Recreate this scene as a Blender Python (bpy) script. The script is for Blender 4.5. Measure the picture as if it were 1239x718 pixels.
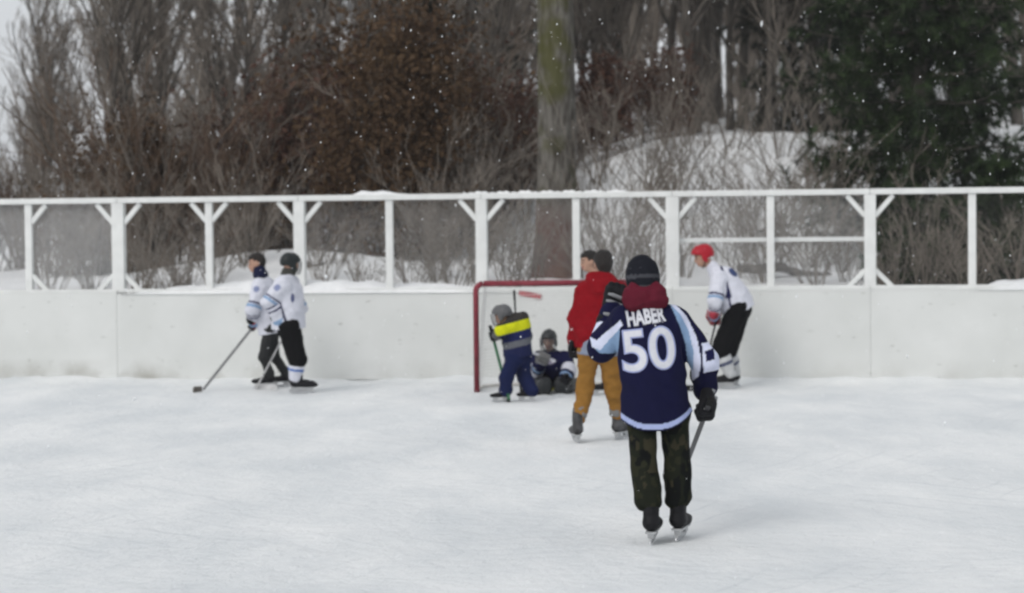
import bpy, bmesh, math, random
import numpy as np
from mathutils import Vector, Matrix
from mathutils.bvhtree import BVHTree

# ------------------------------------------------------------------ scene, camera, light
scene = bpy.context.scene
for o in list(bpy.data.objects):
    bpy.data.objects.remove(o, do_unlink=True)
COL = scene.collection

IMW, IMH = 1239.0, 718.0
FPX = 2600.0                       # focal length in photograph pixels
CAM_H = 1.95
HAZE = 0.0004                      # density of the snowy air
PITCH = math.atan((IMH / 2 - 275.0) / FPX)
ROLL = math.radians(0.55)
fwd = np.array([0.0, math.cos(PITCH), -math.sin(PITCH)])
up0 = np.array([0.0, math.sin(PITCH), math.cos(PITCH)])
rt0 = np.array([1.0, 0.0, 0.0])
cam_r = math.cos(ROLL) * rt0 - math.sin(ROLL) * up0
cam_u = math.cos(ROLL) * up0 + math.sin(ROLL) * rt0
CAM = np.array([0.0, 0.0, CAM_H])

cam_data = bpy.data.cameras.new('camera')
cam = bpy.data.objects.new('camera', cam_data)
COL.objects.link(cam)
M = Matrix.Identity(4)
for i in range(3):
    M[i][0] = cam_r[i]; M[i][1] = cam_u[i]; M[i][2] = -fwd[i]; M[i][3] = CAM[i]
cam.matrix_world = M
cam_data.sensor_width = 36.0
cam_data.lens = FPX / IMW * 36.0
cam_data.clip_start = 0.1
cam_data.clip_end = 2000.0
cam_data.dof.use_dof = True
cam_data.dof.focus_distance = 14.0
cam_data.dof.aperture_fstop = 2.2
scene.camera = cam

world = bpy.data.worlds.new('World')
scene.world = world
world.use_nodes = True
wn = world.node_tree.nodes; wl = world.node_tree.links
for n in list(wn): wn.remove(n)
sky_t = wn.new('ShaderNodeTexSky'); sky_t.sky_type = 'NISHITA'
sky_t.sun_disc = False
SUN_EL, SUN_AZ = math.radians(38), math.radians(215)
sky_t.sun_elevation = SUN_EL; sky_t.sun_rotation = SUN_AZ
sky_t.air_density = 1.0; sky_t.dust_density = 6.0; sky_t.ozone_density = 1.0
hs = wn.new('ShaderNodeHueSaturation'); hs.inputs['Saturation'].default_value = 0.22
mixg = wn.new('ShaderNodeMixRGB'); mixg.inputs[0].default_value = 0.72
mixg.inputs[2].default_value = (6.2, 6.45, 6.75, 1)        # the even cloud deck
bgn = wn.new('ShaderNodeBackground'); bgn.inputs['Strength'].default_value = 0.1
wo = wn.new('ShaderNodeOutputWorld')
wl.new(sky_t.outputs[0], hs.inputs['Color']); wl.new(hs.outputs[0], mixg.inputs[1])
wl.new(mixg.outputs[0], bgn.inputs['Color']); wl.new(bgn.outputs[0], wo.inputs['Surface'])

sun_d = bpy.data.lights.new('sun', 'SUN'); sun_d.energy = 0.6
sun_d.angle = math.radians(25); sun_d.color = (1.0, 0.97, 0.93)
sun = bpy.data.objects.new('sun', sun_d); COL.objects.link(sun)
# Nishita: rotation measured from +Y clockwise
sd = Vector((math.sin(SUN_AZ) * math.cos(SUN_EL), math.cos(SUN_AZ) * math.cos(SUN_EL), math.sin(SUN_EL)))
sun.rotation_euler = sd.to_track_quat('Z', 'Y').to_euler()

scene.view_settings.view_transform = 'Standard'
scene.view_settings.look = 'None'
scene.view_settings.exposure = 0.38
scene.view_settings.gamma = 1.0
scene.view_settings.use_curve_mapping = False
scene.cycles.use_denoising = True
scene.cycles.max_bounces = 6
scene.cycles.diffuse_bounces = 3
scene.cycles.volume_bounces = 1
scene.cycles.pixel_filter_type = 'BLACKMAN_HARRIS'
scene.cycles.filter_width = 2.4

# ------------------------------------------------------------------ pixel <-> place helpers (layout only)
def ray(px, py):
    d = fwd + cam_r * ((px - IMW / 2) / FPX) + cam_u * ((IMH / 2 - py) / FPX)
    return d
def P(px, py, Y):
    """point of the place seen at photograph pixel px,py at world depth Y"""
    d = ray(px, py)
    return CAM + d * (Y / d[1])
def ground(px, py, z=0.0):
    d = ray(px, py)
    return CAM + d * ((z - CAM_H) / d[2])
def pix(p):
    v = np.asarray(p, float) - CAM
    z = v @ fwd
    return IMW / 2 + FPX * (v @ cam_r) / z, IMH / 2 - FPX * (v @ cam_u) / z

rng = np.random.default_rng(7)
random.seed(7)

# ------------------------------------------------------------------ materials
def new_mat(name):
    m = bpy.data.materials.new(name); m.use_nodes = True
    return m, m.node_tree.nodes, m.node_tree.links, m.node_tree.nodes['Principled BSDF']
def mat(name, col, rough=0.75, var=0.25, scale=8.0, bump=0.0, bscale=60.0, col2=None, metallic=0.0, spec=0.3,
        coords='Object', stretch=(1, 1, 1), detail=6.0, sheen=0.0):
    """plain surface colour broken up by noise; optional fine relief"""
    m, N, L, B = new_mat(name)
    B.inputs['Roughness'].default_value = rough
    B.inputs['Metallic'].default_value = metallic
    B.inputs['Specular IOR Level'].default_value = spec
    if sheen: B.inputs['Sheen Weight'].default_value = sheen
    tc = N.new('ShaderNodeTexCoord'); mp = N.new('ShaderNodeMapping')
    mp.inputs['Scale'].default_value = stretch
    L.new(tc.outputs[coords], mp.inputs['Vector'])
    no = N.new('ShaderNodeTexNoise'); no.inputs['Scale'].default_value = scale; no.inputs['Detail'].default_value = detail
    L.new(mp.outputs[0], no.inputs['Vector'])
    cr = N.new('ShaderNodeValToRGB')
    c2 = col2 if col2 else tuple(min(1, c * (1 + var)) for c in col)
    c1 = col if col2 else tuple(c * (1 - var) for c in col)
    cr.color_ramp.elements[0].color = (*c1, 1); cr.color_ramp.elements[1].color = (*c2, 1)
    cr.color_ramp.elements[0].position = 0.32; cr.color_ramp.elements[1].position = 0.68
    L.new(no.outputs['Fac'], cr.inputs[0]); L.new(cr.outputs[0], B.inputs['Base Color'])
    if bump:
        nb = N.new('ShaderNodeTexNoise'); nb.inputs['Scale'].default_value = bscale; nb.inputs['Detail'].default_value = 4
        L.new(mp.outputs[0], nb.inputs['Vector'])
        bp = N.new('ShaderNodeBump'); bp.inputs['Strength'].default_value = bump; bp.inputs['Distance'].default_value = 0.02
        L.new(nb.outputs['Fac'], bp.inputs['Height']); L.new(bp.outputs[0], B.inputs['Normal'])
    return m
def cloth_mat(name, rough=0.85, bump=0.25, spec=0.06):
    """woven cloth: dye colour stored per vertex (the print of the garment), fine weave relief"""
    m, N, L, B = new_mat(name)
    B.inputs['Roughness'].default_value = rough; B.inputs['Specular IOR Level'].default_value = spec
    at = N.new('ShaderNodeAttribute'); at.attribute_name = 'dye'
    tc = N.new('ShaderNodeTexCoord')
    no = N.new('ShaderNodeTexNoise'); no.inputs['Scale'].default_value = 25; no.inputs['Detail'].default_value = 5
    L.new(tc.outputs['Object'], no.inputs['Vector'])
    mr = N.new('ShaderNodeMapRange'); mr.inputs[3].default_value = 0.8; mr.inputs[4].default_value = 1.15
    L.new(no.outputs['Fac'], mr.inputs[0])
    mu = N.new('ShaderNodeMixRGB'); mu.blend_type = 'MULTIPLY'; mu.inputs[0].default_value = 1
    L.new(at.outputs['Color'], mu.inputs[1]); L.new(mr.outputs[0], mu.inputs[2])
    L.new(mu.outputs[0], B.inputs['Base Color'])
    nb = N.new('ShaderNodeTexNoise'); nb.inputs['Scale'].default_value = 180
    L.new(tc.outputs['Object'], nb.inputs['Vector'])
    bp = N.new('ShaderNodeBump'); bp.inputs['Strength'].default_value = bump; bp.inputs['Distance'].default_value = 0.004
    L.new(nb.outputs['Fac'], bp.inputs['Height']); L.new(bp.outputs[0], B.inputs['Normal'])
    return m

# ------------------------------------------------------------------ mesh helpers
def link(name, me, m=None, parent=None, loc=None, kind=None):
    o = bpy.data.objects.new(name, me)
    COL.objects.link(o)
    if m is not None and me is not None and hasattr(me, 'materials'):
        if len(me.materials) == 0: me.materials.append(m)
        elif me.materials[0] is not m:
            o.material_slots[0].link = 'OBJECT'; o.material_slots[0].material = m
    if parent is not None: o.parent = parent
    if loc is not None: o.location = Vector(loc)
    if kind: o['kind'] = kind
    return o
def tag(o, label, cat=None, group=None, kind=None):
    o['label'] = label
    if cat: o['category'] = cat
    if group: o['group'] = group
    if kind: o['kind'] = kind
    return o
def empty(name, loc, label, cat, group=None):
    o = bpy.data.objects.new(name, None); COL.objects.link(o)
    o.empty_display_size = 0.2
    o.location = Vector(loc)
    return tag(o, label, cat, group)
def pymesh(name, verts, faces, smooth=False):
    me = bpy.data.meshes.new(name)
    me.from_pydata([tuple(map(float, v)) for v in verts], [], [tuple(map(int, f)) for f in faces])
    if smooth: me.polygons.foreach_set('use_smooth', [True] * len(me.polygons))
    me.update()
    return me
def npmesh(name, verts, quads, smooth=True):
    """quads: (n,k) index array"""
    me = bpy.data.meshes.new(name)
    verts = np.asarray(verts, np.float32); quads = np.asarray(quads, np.int32)
    n, k = quads.shape
    me.vertices.add(len(verts)); me.vertices.foreach_set('co', verts.ravel())
    me.loops.add(n * k); me.loops.foreach_set('vertex_index', quads.ravel())
    me.polygons.add(n); me.polygons.foreach_set('loop_start', np.arange(0, n * k, k, dtype=np.int32))
    me.polygons.foreach_set('use_smooth', np.full(n, smooth))
    me.update(calc_edges=True)
    me.validate()
    return me
class MB:
    """collects boxes and bars for one mesh"""
    def __init__(s): s.v = []; s.f = []
    def quadbox(s, c8):
        b = len(s.v); s.v += [tuple(x) for x in c8]
        for q in ((0, 3, 2, 1), (4, 5, 6, 7), (0, 1, 5, 4), (1, 2, 6, 5), (2, 3, 7, 6), (3, 0, 4, 7)):
            s.f.append(tuple(b + i for i in q))
    def bar(s, a, b, w, t, side=None):
        """rectangular bar from a to b, w across 'side', t across the other way"""
        a = np.asarray(a, float); b = np.asarray(b, float); d = b - a; d /= np.linalg.norm(d)
        sd_ = np.asarray(side if side is not None else (0, 1, 0), float); sd_ = sd_ - d * (sd_ @ d); sd_ /= np.linalg.norm(sd_)
        o = np.cross(d, sd_)
        c = []
        for e in (a, b):
            for (i, j) in ((-1, -1), (1, -1), (1, 1), (-1, 1)):
                c.append(e + sd_ * (w / 2 * i) + o * (t / 2 * j))
        s.quadbox(c); return s
    def tube(s, pts, r, n=8, caps=True):
        pts = [np.asarray(p, float) for p in pts]; K = len(pts)
        rr = r if hasattr(r, '__len__') else [r] * K
        base = len(s.v); ref = None
        for i, p in enumerate(pts):
            t = pts[min(i + 1, K - 1)] - pts[max(i - 1, 0)]; t /= (np.linalg.norm(t) + 1e-9)
            if ref is None: ref = np.array([0, 0, 1.0]) if abs(t[2]) < .9 else np.array([1.0, 0, 0])
            x = ref - t * (ref @ t); x /= np.linalg.norm(x); y = np.cross(t, x); ref = x
            for k in range(n):
                a = 2 * math.pi * k / n
                s.v.append(tuple(p + (x * math.cos(a) + y * math.sin(a)) * rr[i]))
        for i in range(K - 1):
            for k in range(n):
                k2 = (k + 1) % n
                s.f.append((base + i * n + k, base + i * n + k2, base + (i + 1) * n + k2, base + (i + 1) * n + k))
        if caps:
            s.f.append(tuple(base + k for k in range(n))[::-1])
            s.f.append(tuple(base + (K - 1) * n + k for k in range(n)))
        return s
    def mesh(s, name, smooth=False): return pymesh(name, s.v, s.f, smooth)
    def build(s, name, m, parent=None, smooth=False, bevel=0.0):
        o = link(name, s.mesh(name, smooth), m, parent)
        if bevel:
            md = o.modifiers.new('bevel', 'BEVEL'); md.width = bevel; md.segments = 2; md.limit_method = 'ANGLE'
        return o

def vnoise(p, seed=0):
    """smooth value noise, p (...,3) in lattice units, returns -1..1"""
    r = np.random.default_rng(seed); tab = r.random((16, 16, 16)).astype(np.float32) * 2 - 1
    i = np.floor(p).astype(np.int64); f = p - i; f = f * f * (3 - 2 * f)
    i &= 15; j = (i + 1) & 15
    x0, y0, z0 = i[..., 0], i[..., 1], i[..., 2]; x1, y1, z1 = j[..., 0], j[..., 1], j[..., 2]
    fx, fy, fz = f[..., 0], f[..., 1], f[..., 2]
    a = tab[x0, y0, z0] * (1 - fx) + tab[x1, y0, z0] * fx; b = tab[x0, y1, z0] * (1 - fx) + tab[x1, y1, z0] * fx
    c = tab[x0, y0, z1] * (1 - fx) + tab[x1, y0, z1] * fx; d = tab[x0, y1, z1] * (1 - fx) + tab[x1, y1, z1] * fx
    return (a * (1 - fy) + b * fy) * (1 - fz) + (c * (1 - fy) + d * fy) * fz
def fbm(p, seed=0, oct_=4):
    s = 0; a = 1.0; t = 0
    for k in range(oct_):
        s = s + a * vnoise(p * (2 ** k), seed + k); t += a; a *= 0.5
    return s / t
def unit(v):
    v = np.asarray(v, float); return v / (np.linalg.norm(v) + 1e-12)

# ------------------------------------------------------------------ the rink: ice, boards, fence
M_board = None
FENCE_TAN = 0.153
Z0 = FPX * CAM_H / 187.0                     # depth of the boards at the picture's middle
FDIR = unit((1.0, -FENCE_TAN, 0.0))          # along the boards, left to right
FNRM = unit((-FENCE_TAN, -1.0, 0.0))         # towards the rink
FORG = np.array([0.0, Z0, 0.0])
def fence_u(px, py=462.0, off=0.0):
    """distance along the board line seen at column px"""
    d = ray(px, py); o = FORG - FNRM * off
    t = ((o - CAM) @ FNRM) / (d @ FNRM)
    return (CAM + d * t - o) @ FDIR
def FP(u, z, off=0.0):
    """point on the board line, off = metres behind the board face"""
    return FORG + FDIR * u - FNRM * off + np.array([0, 0, z])
def boards_y(x):
    return Z0 - FENCE_TAN * x

def snow_mat(name, c_lo, c_hi, big=0.35, bump=0.5, marks=False):
    m, N, L, B = new_mat(name)
    B.inputs['Roughness'].default_value = 0.75; B.inputs['Specular IOR Level'].default_value = 0.25
    tc = N.new('ShaderNodeTexCoord')
    n1 = N.new('ShaderNodeTexNoise'); n1.inputs['Scale'].default_value = big; n1.inputs['Detail'].default_value = 9; n1.inputs['Roughness'].default_value = 0.62
    mp = N.new('ShaderNodeMapping'); mp.inputs['Scale'].default_value = (1, 0.45, 1)
    L.new(tc.outputs['Object'], mp.inputs[0]); L.new(mp.outputs[0], n1.inputs['Vector'])
    cr = N.new('ShaderNodeValToRGB'); cr.color_ramp.elements[0].position = 0.36; cr.color_ramp.elements[1].position = 0.64
    cr.color_ramp.elements[0].color = (*c_lo, 1); cr.color_ramp.elements[1].color = (*c_hi, 1)
    L.new(n1.outputs['Fac'], cr.inputs[0])
    out = cr.outputs[0]
    nb = N.new('ShaderNodeTexNoise'); nb.inputs['Scale'].default_value = 7; nb.inputs['Detail'].default_value = 8; nb.inputs['Roughness'].default_value = 0.65
    L.new(tc.outputs['Object'], nb.inputs['Vector'])
    hgt = nb.outputs['Fac']
    if marks:
        # skate cuts: thin curved scratches from distorted wave bands, where noise lets them through
        prev = out
        for (rot, sc, dist, seedv) in ((0.5, 1.1, 6.0, 3.0), (-0.7, 0.8, 9.0, 11.0), (1.4, 1.5, 5.0, 23.0)):
            mp2 = N.new('ShaderNodeMapping'); mp2.inputs['Rotation'].default_value = (0, 0, rot); mp2.inputs['Location'].default_value = (seedv, seedv, 0)
            L.new(tc.outputs['Object'], mp2.inputs[0])
            wv = N.new('ShaderNodeTexWave'); wv.inputs['Scale'].default_value = sc; wv.inputs['Distortion'].default_value = dist
            wv.inputs['Detail'].default_value = 3; wv.inputs['Detail Scale'].default_value = 0.5
            L.new(mp2.outputs[0], wv.inputs['Vector'])
            th = N.new('ShaderNodeMapRange'); th.inputs[1].default_value = 0.955; th.inputs[2].default_value = 1.0
            L.new(wv.outputs['Fac'], th.inputs[0])
            nm = N.new('ShaderNodeTexNoise'); nm.inputs['Scale'].default_value = 0.5; nm.inputs['Detail'].default_value = 3
            L.new(mp2.outputs[0], nm.inputs['Vector'])
            t2 = N.new('ShaderNodeMapRange'); t2.inputs[1].default_value = 0.5; t2.inputs[2].default_value = 0.7; t2.inputs[4].default_value = 0.3
            L.new(nm.outputs['Fac'], t2.inputs[0])
            ml = N.new('ShaderNodeMath'); ml.operation = 'MULTIPLY'; L.new(th.outputs[0], ml.inputs[0]); L.new(t2.outputs[0], ml.inputs[1])
            mx = N.new('ShaderNodeMixRGB'); mx.inputs[2].default_value = (0.46, 0.49, 0.52, 1)
            L.new(ml.outputs[0], mx.inputs[0]); L.new(prev, mx.inputs[1]); prev = mx.outputs[0]
        out = prev
    L.new(out, B.inputs['Base Color'])
    bp = N.new('ShaderNodeBump'); bp.inputs['Strength'].default_value = bump; bp.inputs['Distance'].default_value = 0.05
    L.new(hgt, bp.inputs['Height']); L.new(bp.outputs[0], B.inputs['Normal'])
    return m
M_ice = snow_mat('snowy_ice', (0.69, 0.715, 0.73), (0.835, 0.845, 0.845), 0.9, 0.8, True)
M_snow = snow_mat('snow', (0.74, 0.75, 0.76), (0.86, 0.86, 0.86), 0.8, 0.8)

# big ground sheet to the horizon
g = pymesh('ground', [(-900, -200, -0.06), (900, -200, -0.06), (900, 1500, -0.06), (-900, 1500, -0.06)], [(0, 1, 2, 3)])
o = link('ground', g, M_snow, kind='structure'); o['label'] = 'flat snow covered ground around the rink'

# rink surface: trampled snow on ice, with real lumps
def grid_sheet(name, xs, ys, zf):
    X, Y = np.meshgrid(xs, ys); Z = zf(X, Y)
    V = np.stack([X, Y, Z], -1).reshape(-1, 3); nx, ny = len(xs), len(ys)
    i = np.arange(ny - 1)[:, None] * nx + np.arange(nx - 1)[None]
    Q = np.stack([i, i + 1, i + nx + 1, i + nx], -1).reshape(-1, 4)
    return npmesh(name, V, Q)
def ice_z(X, Y):
    p = np.stack([X * 1.3, Y * 0.8, 0 * X + 3.3], -1); p2 = np.stack([X * 5.5, Y * 4.2, 0 * X + 1.7], -1)
    e = 0.014 * fbm(p, 11, 3)
    cl = np.clip(fbm(p * 0.7, 31, 3) * 2.2 - 0.15, 0, 1)       # patches of churned snow
    e = e + 0.05 * cl * np.abs(fbm(p2, 21, 4))
    lip = np.clip(1 - (boards_y(X) - Y) / 0.55, 0, 1) ** 2       # snow pushed up against the boards
    return e - 0.004 + lip * (0.045 + 0.075 * fbm(p * 1.3, 5, 3))
ys_ = np.concatenate([np.linspace(-2, 8, 40), np.linspace(8.06, 30.0, 240)])
ice = link('rink_ice', grid_sheet('rink_ice', np.linspace(-11, 11, 330), ys_, ice_z), M_ice, kind='structure')
ice['label'] = 'white snow dusted outdoor rink ice'

# terrain behind the boards: ploughed bank, level strip, then the slope rising to the right
def sm(a, b, x):
    t = np.clip((x - a) / (b - a), 0, 1); return t * t * (3 - 2 * t)
def terrain_z(X, Y):
    D = Y - boards_y(X)                                           # metres behind the boards
    pxc = IMW / 2 + FPX * X / np.maximum(Y, 1)                    # rough picture column of the place
    n = fbm(np.stack([X * 0.35, Y * 0.35, 0 * X], -1), 41, 4); n2 = fbm(np.stack([X * 1.4, Y * 1.4, 0 * X + 9], -1), 47, 3)
    base = 0.85 + 0.30 * sm(0.5, 6, D) + 0.10 * n + 0.07 * n2
    bank = 0.5 * np.exp(-((X + 3.6) / 2.2) ** 2) * np.exp(-((D - 6.5) / 1.8) ** 2)
    hill_edge = sm(-4.5, 4.0, X)
    hill = (2.45 * sm(5.0, 17, D) + 0.9 * sm(16, 60, D)) * hill_edge
    left = 0.25 * sm(6, 26, D) + 0.06 * np.maximum(D - 18, 0) * sm(-10, 4, X)
    return (base + bank + hill + left) * sm(0.02, 0.35, D) + 0.0
ys_t = None
tx = np.linspace(-45, 45, 240)
td = np.concatenate([np.linspace(0.16, 4, 40), np.linspace(4.1, 22, 110), np.linspace(22.5, 90, 70)])
TX, TD = np.meshgrid(tx, td)
TY = TD + boards_y(TX)
TZ = terrain_z(TX, TY)
nx, ny = len(tx), len(td)
ii = np.arange(ny - 1)[:, None] * nx + np.arange(nx - 1)[None]
tq = np.stack([ii, ii + 1, ii + nx + 1, ii + nx], -1).reshape(-1, 4)
ter = link('hillside', npmesh('hillside', np.stack([TX, TY, TZ], -1).reshape(-1, 3), tq), M_snow, kind='structure')
ter['label'] = 'snow covered hillside rising to the right behind the boards'
def tz(x, y): return float(terrain_z(np.array([x], float), np.array([y], float))[0])

# ---- boards
def board_mat():
    m, N, L, B = new_mat('painted_board')
    B.inputs['Roughness'].default_value = 0.6; B.inputs['Specular IOR Level'].default_value = 0.3
    tc = N.new('ShaderNodeTexCoord')
    n1 = N.new('ShaderNodeTexNoise'); n1.inputs['Scale'].default_value = 1.3; n1.inputs['Detail'].default_value = 8
    L.new(tc.outputs['Object'], n1.inputs['Vector'])
    cr = N.new('ShaderNodeValToRGB'); cr.color_ramp.elements[0].color = (0.60, 0.612, 0.597, 1); cr.color_ramp.elements[1].color = (0.665, 0.675, 0.663, 1)
    cr.color_ramp.elements[0].position = 0.35; cr.color_ramp.elements[1].position = 0.65
    L.new(n1.outputs['Fac'], cr.inputs[0])
    # puck and stick scuffs
    mp = N.new('ShaderNodeMapping'); mp.inputs['Scale'].default_value = (5, 5, 14); L.new(tc.outputs['Object'], mp.inputs[0])
    n2 = N.new('ShaderNodeTexNoise'); n2.inputs['Scale'].default_value = 1.6; n2.inputs['Detail'].default_value = 3; L.new(mp.outputs[0], n2.inputs['Vector'])
    t = N.new('ShaderNodeMapRange'); t.inputs[1].default_value = 0.67; t.inputs[2].default_value = 0.75; t.inputs[4].default_value = 0.45; L.new(n2.outputs['Fac'], t.inputs[0])
    mx = N.new('ShaderNodeMixRGB'); mx.inputs[2].default_value = (0.22, 0.22, 0.20, 1); L.new(t.outputs[0], mx.inputs[0]); L.new(cr.outputs[0], mx.inputs[1])
    # grime along the foot of the boards
    sx = N.new('ShaderNodeSeparateXYZ'); L.new(tc.outputs['Object'], sx.inputs[0])
    lo = N.new('ShaderNodeMapRange'); lo.inputs[1].default_value = 0.30; lo.inputs[2].default_value = 0.05; L.new(sx.outputs['Z'], lo.inputs[0])
    n3 = N.new('ShaderNodeTexNoise'); n3.inputs['Scale'].default_value = 2.2; n3.inputs['Detail'].default_value = 7; L.new(tc.outputs['Object'], n3.inputs['Vector'])
    t3 = N.new('ShaderNodeMapRange'); t3.inputs[1].default_value = 0.42; t3.inputs[2].default_value = 0.68; t3.inputs[4].default_value = 0.5; L.new(n3.outputs['Fac'], t3.inputs[0])
    xl = N.new('ShaderNodeMapRange'); xl.inputs[1].default_value = -2.5; xl.inputs[2].default_value = -4.5; xl.inputs[3].default_value = 0.55; xl.inputs[4].default_value = 1.5; L.new(sx.outputs['X'], xl.inputs[0])
    m0 = N.new('ShaderNodeMath'); m0.operation = 'MULTIPLY'; L.new(lo.outputs[0], m0.inputs[0]); L.new(xl.outputs[0], m0.inputs[1])
    ml = N.new('ShaderNodeMath'); ml.operation = 'MULTIPLY'; ml.use_clamp = True; L.new(m0.outputs[0], ml.inputs[0]); L.new(t3.outputs[0], ml.inputs[1])
    mx2 = N.new('ShaderNodeMixRGB'); mx2.inputs[2].default_value = (0.27, 0.26, 0.225, 1); L.new(ml.outputs[0], mx2.inputs[0]); L.new(mx.outputs[0], mx2.inputs[1])
    L.new(mx2.outputs[0], B.inputs['Base Color'])
    bp = N.new('ShaderNodeBump'); bp.inputs['Strength'].default_value = 0.15; bp.inputs['Distance'].default_value = 0.01
    L.new(n1.outputs['Fac'], bp.inputs['Height']); L.new(bp.outputs[0], B.inputs['Normal'])
    return m
M_board = board_mat()
M_white = mat('white_painted_wood', (0.68, 0.69, 0.68), 0.6, 0.06, 6, 0.15, 40)
M_post = M_white
BH = 1.147                                   # board height
TOPZ = 2.346                                 # top rail centre height
main_px = [-520, -300, -80, 140, 360, 581, 813, 1053, 1300, 1560]
all_px = [-520, -410, -300, -190, -80, 31, 140, 250, 360, 469, 581, 696, 813, 932, 1053, 1177, 1300, 1430, 1560]
U = {p: fence_u(p, 300) for p in all_px}
boards = empty('rink_boards', FP(0, 0), 'long low white painted plywood rink boards, scuffed at the foot', 'boards')
brng = random.Random(3)
for i in range(len(main_px) - 1):
    ua, ub = U[main_px[i]] + 0.0012, U[main_px[i + 1]] - 0.0012
    zt = BH + brng.uniform(-0.012, 0.012); off = brng.uniform(0, 0.002)
    mb = MB()
    o0 = FORG
    c = [FP(ua, 0.02, off) - o0, FP(ub, 0.02, off) - o0, FP(ub, 0.02, off + 0.04) - o0, FP(ua, 0.02, off + 0.04) - o0,
         FP(ua, zt, off) - o0, FP(ub, zt, off) - o0, FP(ub, zt, off + 0.04) - o0, FP(ua, zt, off + 0.04) - o0]
    mb.quadbox(c)
    mb.build('panel', M_board, boards, bevel=0.0015)
boards.location = Vector(FORG)
# ---- fence above the boards
fence = empty('mesh_fence', FP(0, 0), 'white wooden frame fence with wire mesh standing above the rink boards', 'fence')
fence.location = Vector(FORG)
def FL(u, z, off): return FP(u, z, off) - FORG
FO = 0.13                                    # fence plane behind the board face
for p in all_px:
    wide = p in main_px
    mb = MB(); w = 0.165 if p in (140, 813) else (0.145 if wide else 0.095)
    d_ = 0.12 if wide else 0.075
    mb.bar(FL(U[p], -0.02, FO), FL(U[p], TOPZ - 0.036, FO), w, d_, FDIR)
    mb.build('post', M_post, fence, bevel=0.008)
    top_br = {31: (1,), 140: (-1, 1), 250: (-1, 1), 360: (-1, 1), 581: (-1, 1), 813: (-1, 1), 1053: (-1, 1), 1300: (-1,)}.get(p, ())
    bot_br = {31: (1,), 140: (-1, 1), 1053: (-1, 1)}.get(p, ())
    for s in top_br:
        mb = MB(); L_ = 0.21 if wide else 0.19
        mb.bar(FL(U[p] + s * (w / 2 - 0.01), TOPZ - 0.04 - L_ - 0.05, FO), FL(U[p] + s * (w / 2 + L_), TOPZ - 0.045, FO), 0.05, 0.06, FNRM)
        mb.build('brace', M_post, fence, bevel=0.004)
    for s in bot_br:
        mb = MB(); L_ = 0.2
        mb.bar(FL(U[p] + s * (w / 2 - 0.01), BH + 0.03 + L_, FO), FL(U[p] + s * (w / 2 + L_), BH + 0.02, FO), 0.05, 0.06, FNRM)
        mb.build('brace', M_post, fence, bevel=0.004)
for i in range(len(main_px) - 1):
    mb = MB(); mb.bar(FL(U[main_px[i]] + 0.002, TOPZ, FO), FL(U[main_px[i + 1]] - 0.002, TOPZ, FO), 0.072, 0.13, (0, 0, 1))
    mb.build('top_rail', M_post, fence, bevel=0.006)
    mb = MB(); mb.bar(FL(U[main_px[i]] + 0.002, BH + 0.022, FO - 0.02), FL(U[main_px[i + 1]] - 0.002, BH + 0.022, FO - 0.02), 0.04, 0.15, (0, 0, 1))
    mb.build('bottom_rail', M_post, fence, bevel=0.006)
mb = MB(); mb.bar(FL(U[813] + 0.08, 1.762, FO + 0.085), FL(U[1053] - 0.07, 1.762, FO + 0.085), 0.055, 0.04, (0, 0, 1))
mb.build('mid_rail', M_post, fence, bevel=0.004)
M_wire = mat('galvanised_wire', (0.30, 0.30, 0.29), 0.55, 0.15, 20, metallic=0.3)
M_wire_snow = mat('snow_caked_wire', (0.70, 0.71, 0.72), 0.8, 0.06, 20)
for i in range(len(all_px) - 1):
    ua, ub = U[all_px[i]] + 0.05, U[all_px[i + 1]] - 0.05
    caked = {0: .75, 1: .75, 5: 0.12, 8: 0.3, 9: 0.3, 4: 0.12, 7: 0.2, 6: 0.12, 2: .02, 3: .02}.get(i - 4, 0.75 if i < 4 else 0.02)
    wr = 0.0003 + 0.0022 * caked
    mb = MB(); n = int(round((ub - ua) / 0.022)); z0, z1 = BH + 0.04, TOPZ - 0.04; nz = 50
    for k in range(n + 1):
        u = ua + (ub - ua) * k / n
        mb.tube([FL(u, z0, FO + 0.05), FL(u, z1, FO + 0.05)], wr * 0.8, 3, False)
    for k in range(nz + 1):
        z = z0 + (z1 - z0) * k / nz
        mb.tube([FL(ua, z, FO + 0.054), FL(ub, z, FO + 0.054)], wr * 1.25, 3, False)
    mb.build('wire_mesh', M_wire_snow if caked > 0.1 else M_wire, fence)['kind'] = 'stuff'

# snow lying on the boards and against the fence
def ridge(name, px0, px1, topf, off0, off1, zbase, seed, label, n=120, m_=12):
    us = np.linspace(fence_u(px0, 345), fence_u(px1, 345), n)
    V = []
    for a, u in enumerate(us):
        pxh = px0 + (px1 - px0) * a / (n - 1)
        H = topf(pxh)
        for b in range(m_):
            t = b / (m_ - 1); off = off0 + (off1 - off0) * t
            prof = math.sin(math.pi * min(1, max(0, t))) ** 0.6
            V.append(FP(u, zbase + H * prof, off))
    V = np.array(V)
    nn = fbm(V * np.array([5, 5, 5.0]), seed, 4)
    V[:, 2] += 0.05 * nn * np.clip((V[:, 2] - zbase) / 0.08, 0, 1)
    ii = np.arange(n - 1)[:, None] * m_ + np.arange(m_ - 1)[None]
    Q = np.stack([ii, ii + m_, ii + m_ + 1, ii + 1], -1).reshape(-1, 4)
    o = link(name, npmesh(name, V, Q), M_snow, kind='stuff')
    o['label'] = label; o['category'] = 'snow'
    return o
def top_left(p):
    pts = [(150, 0.0), (170, .05), (230, .09), (270, .15), (320, .19), (350, .17), (400, .17), (450, .13), (500, .1), (560, .08), (600, 0.03), (640, .02)]
    return float(np.interp(p, [a for a, b in pts], [b for a, b in pts]))
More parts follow.
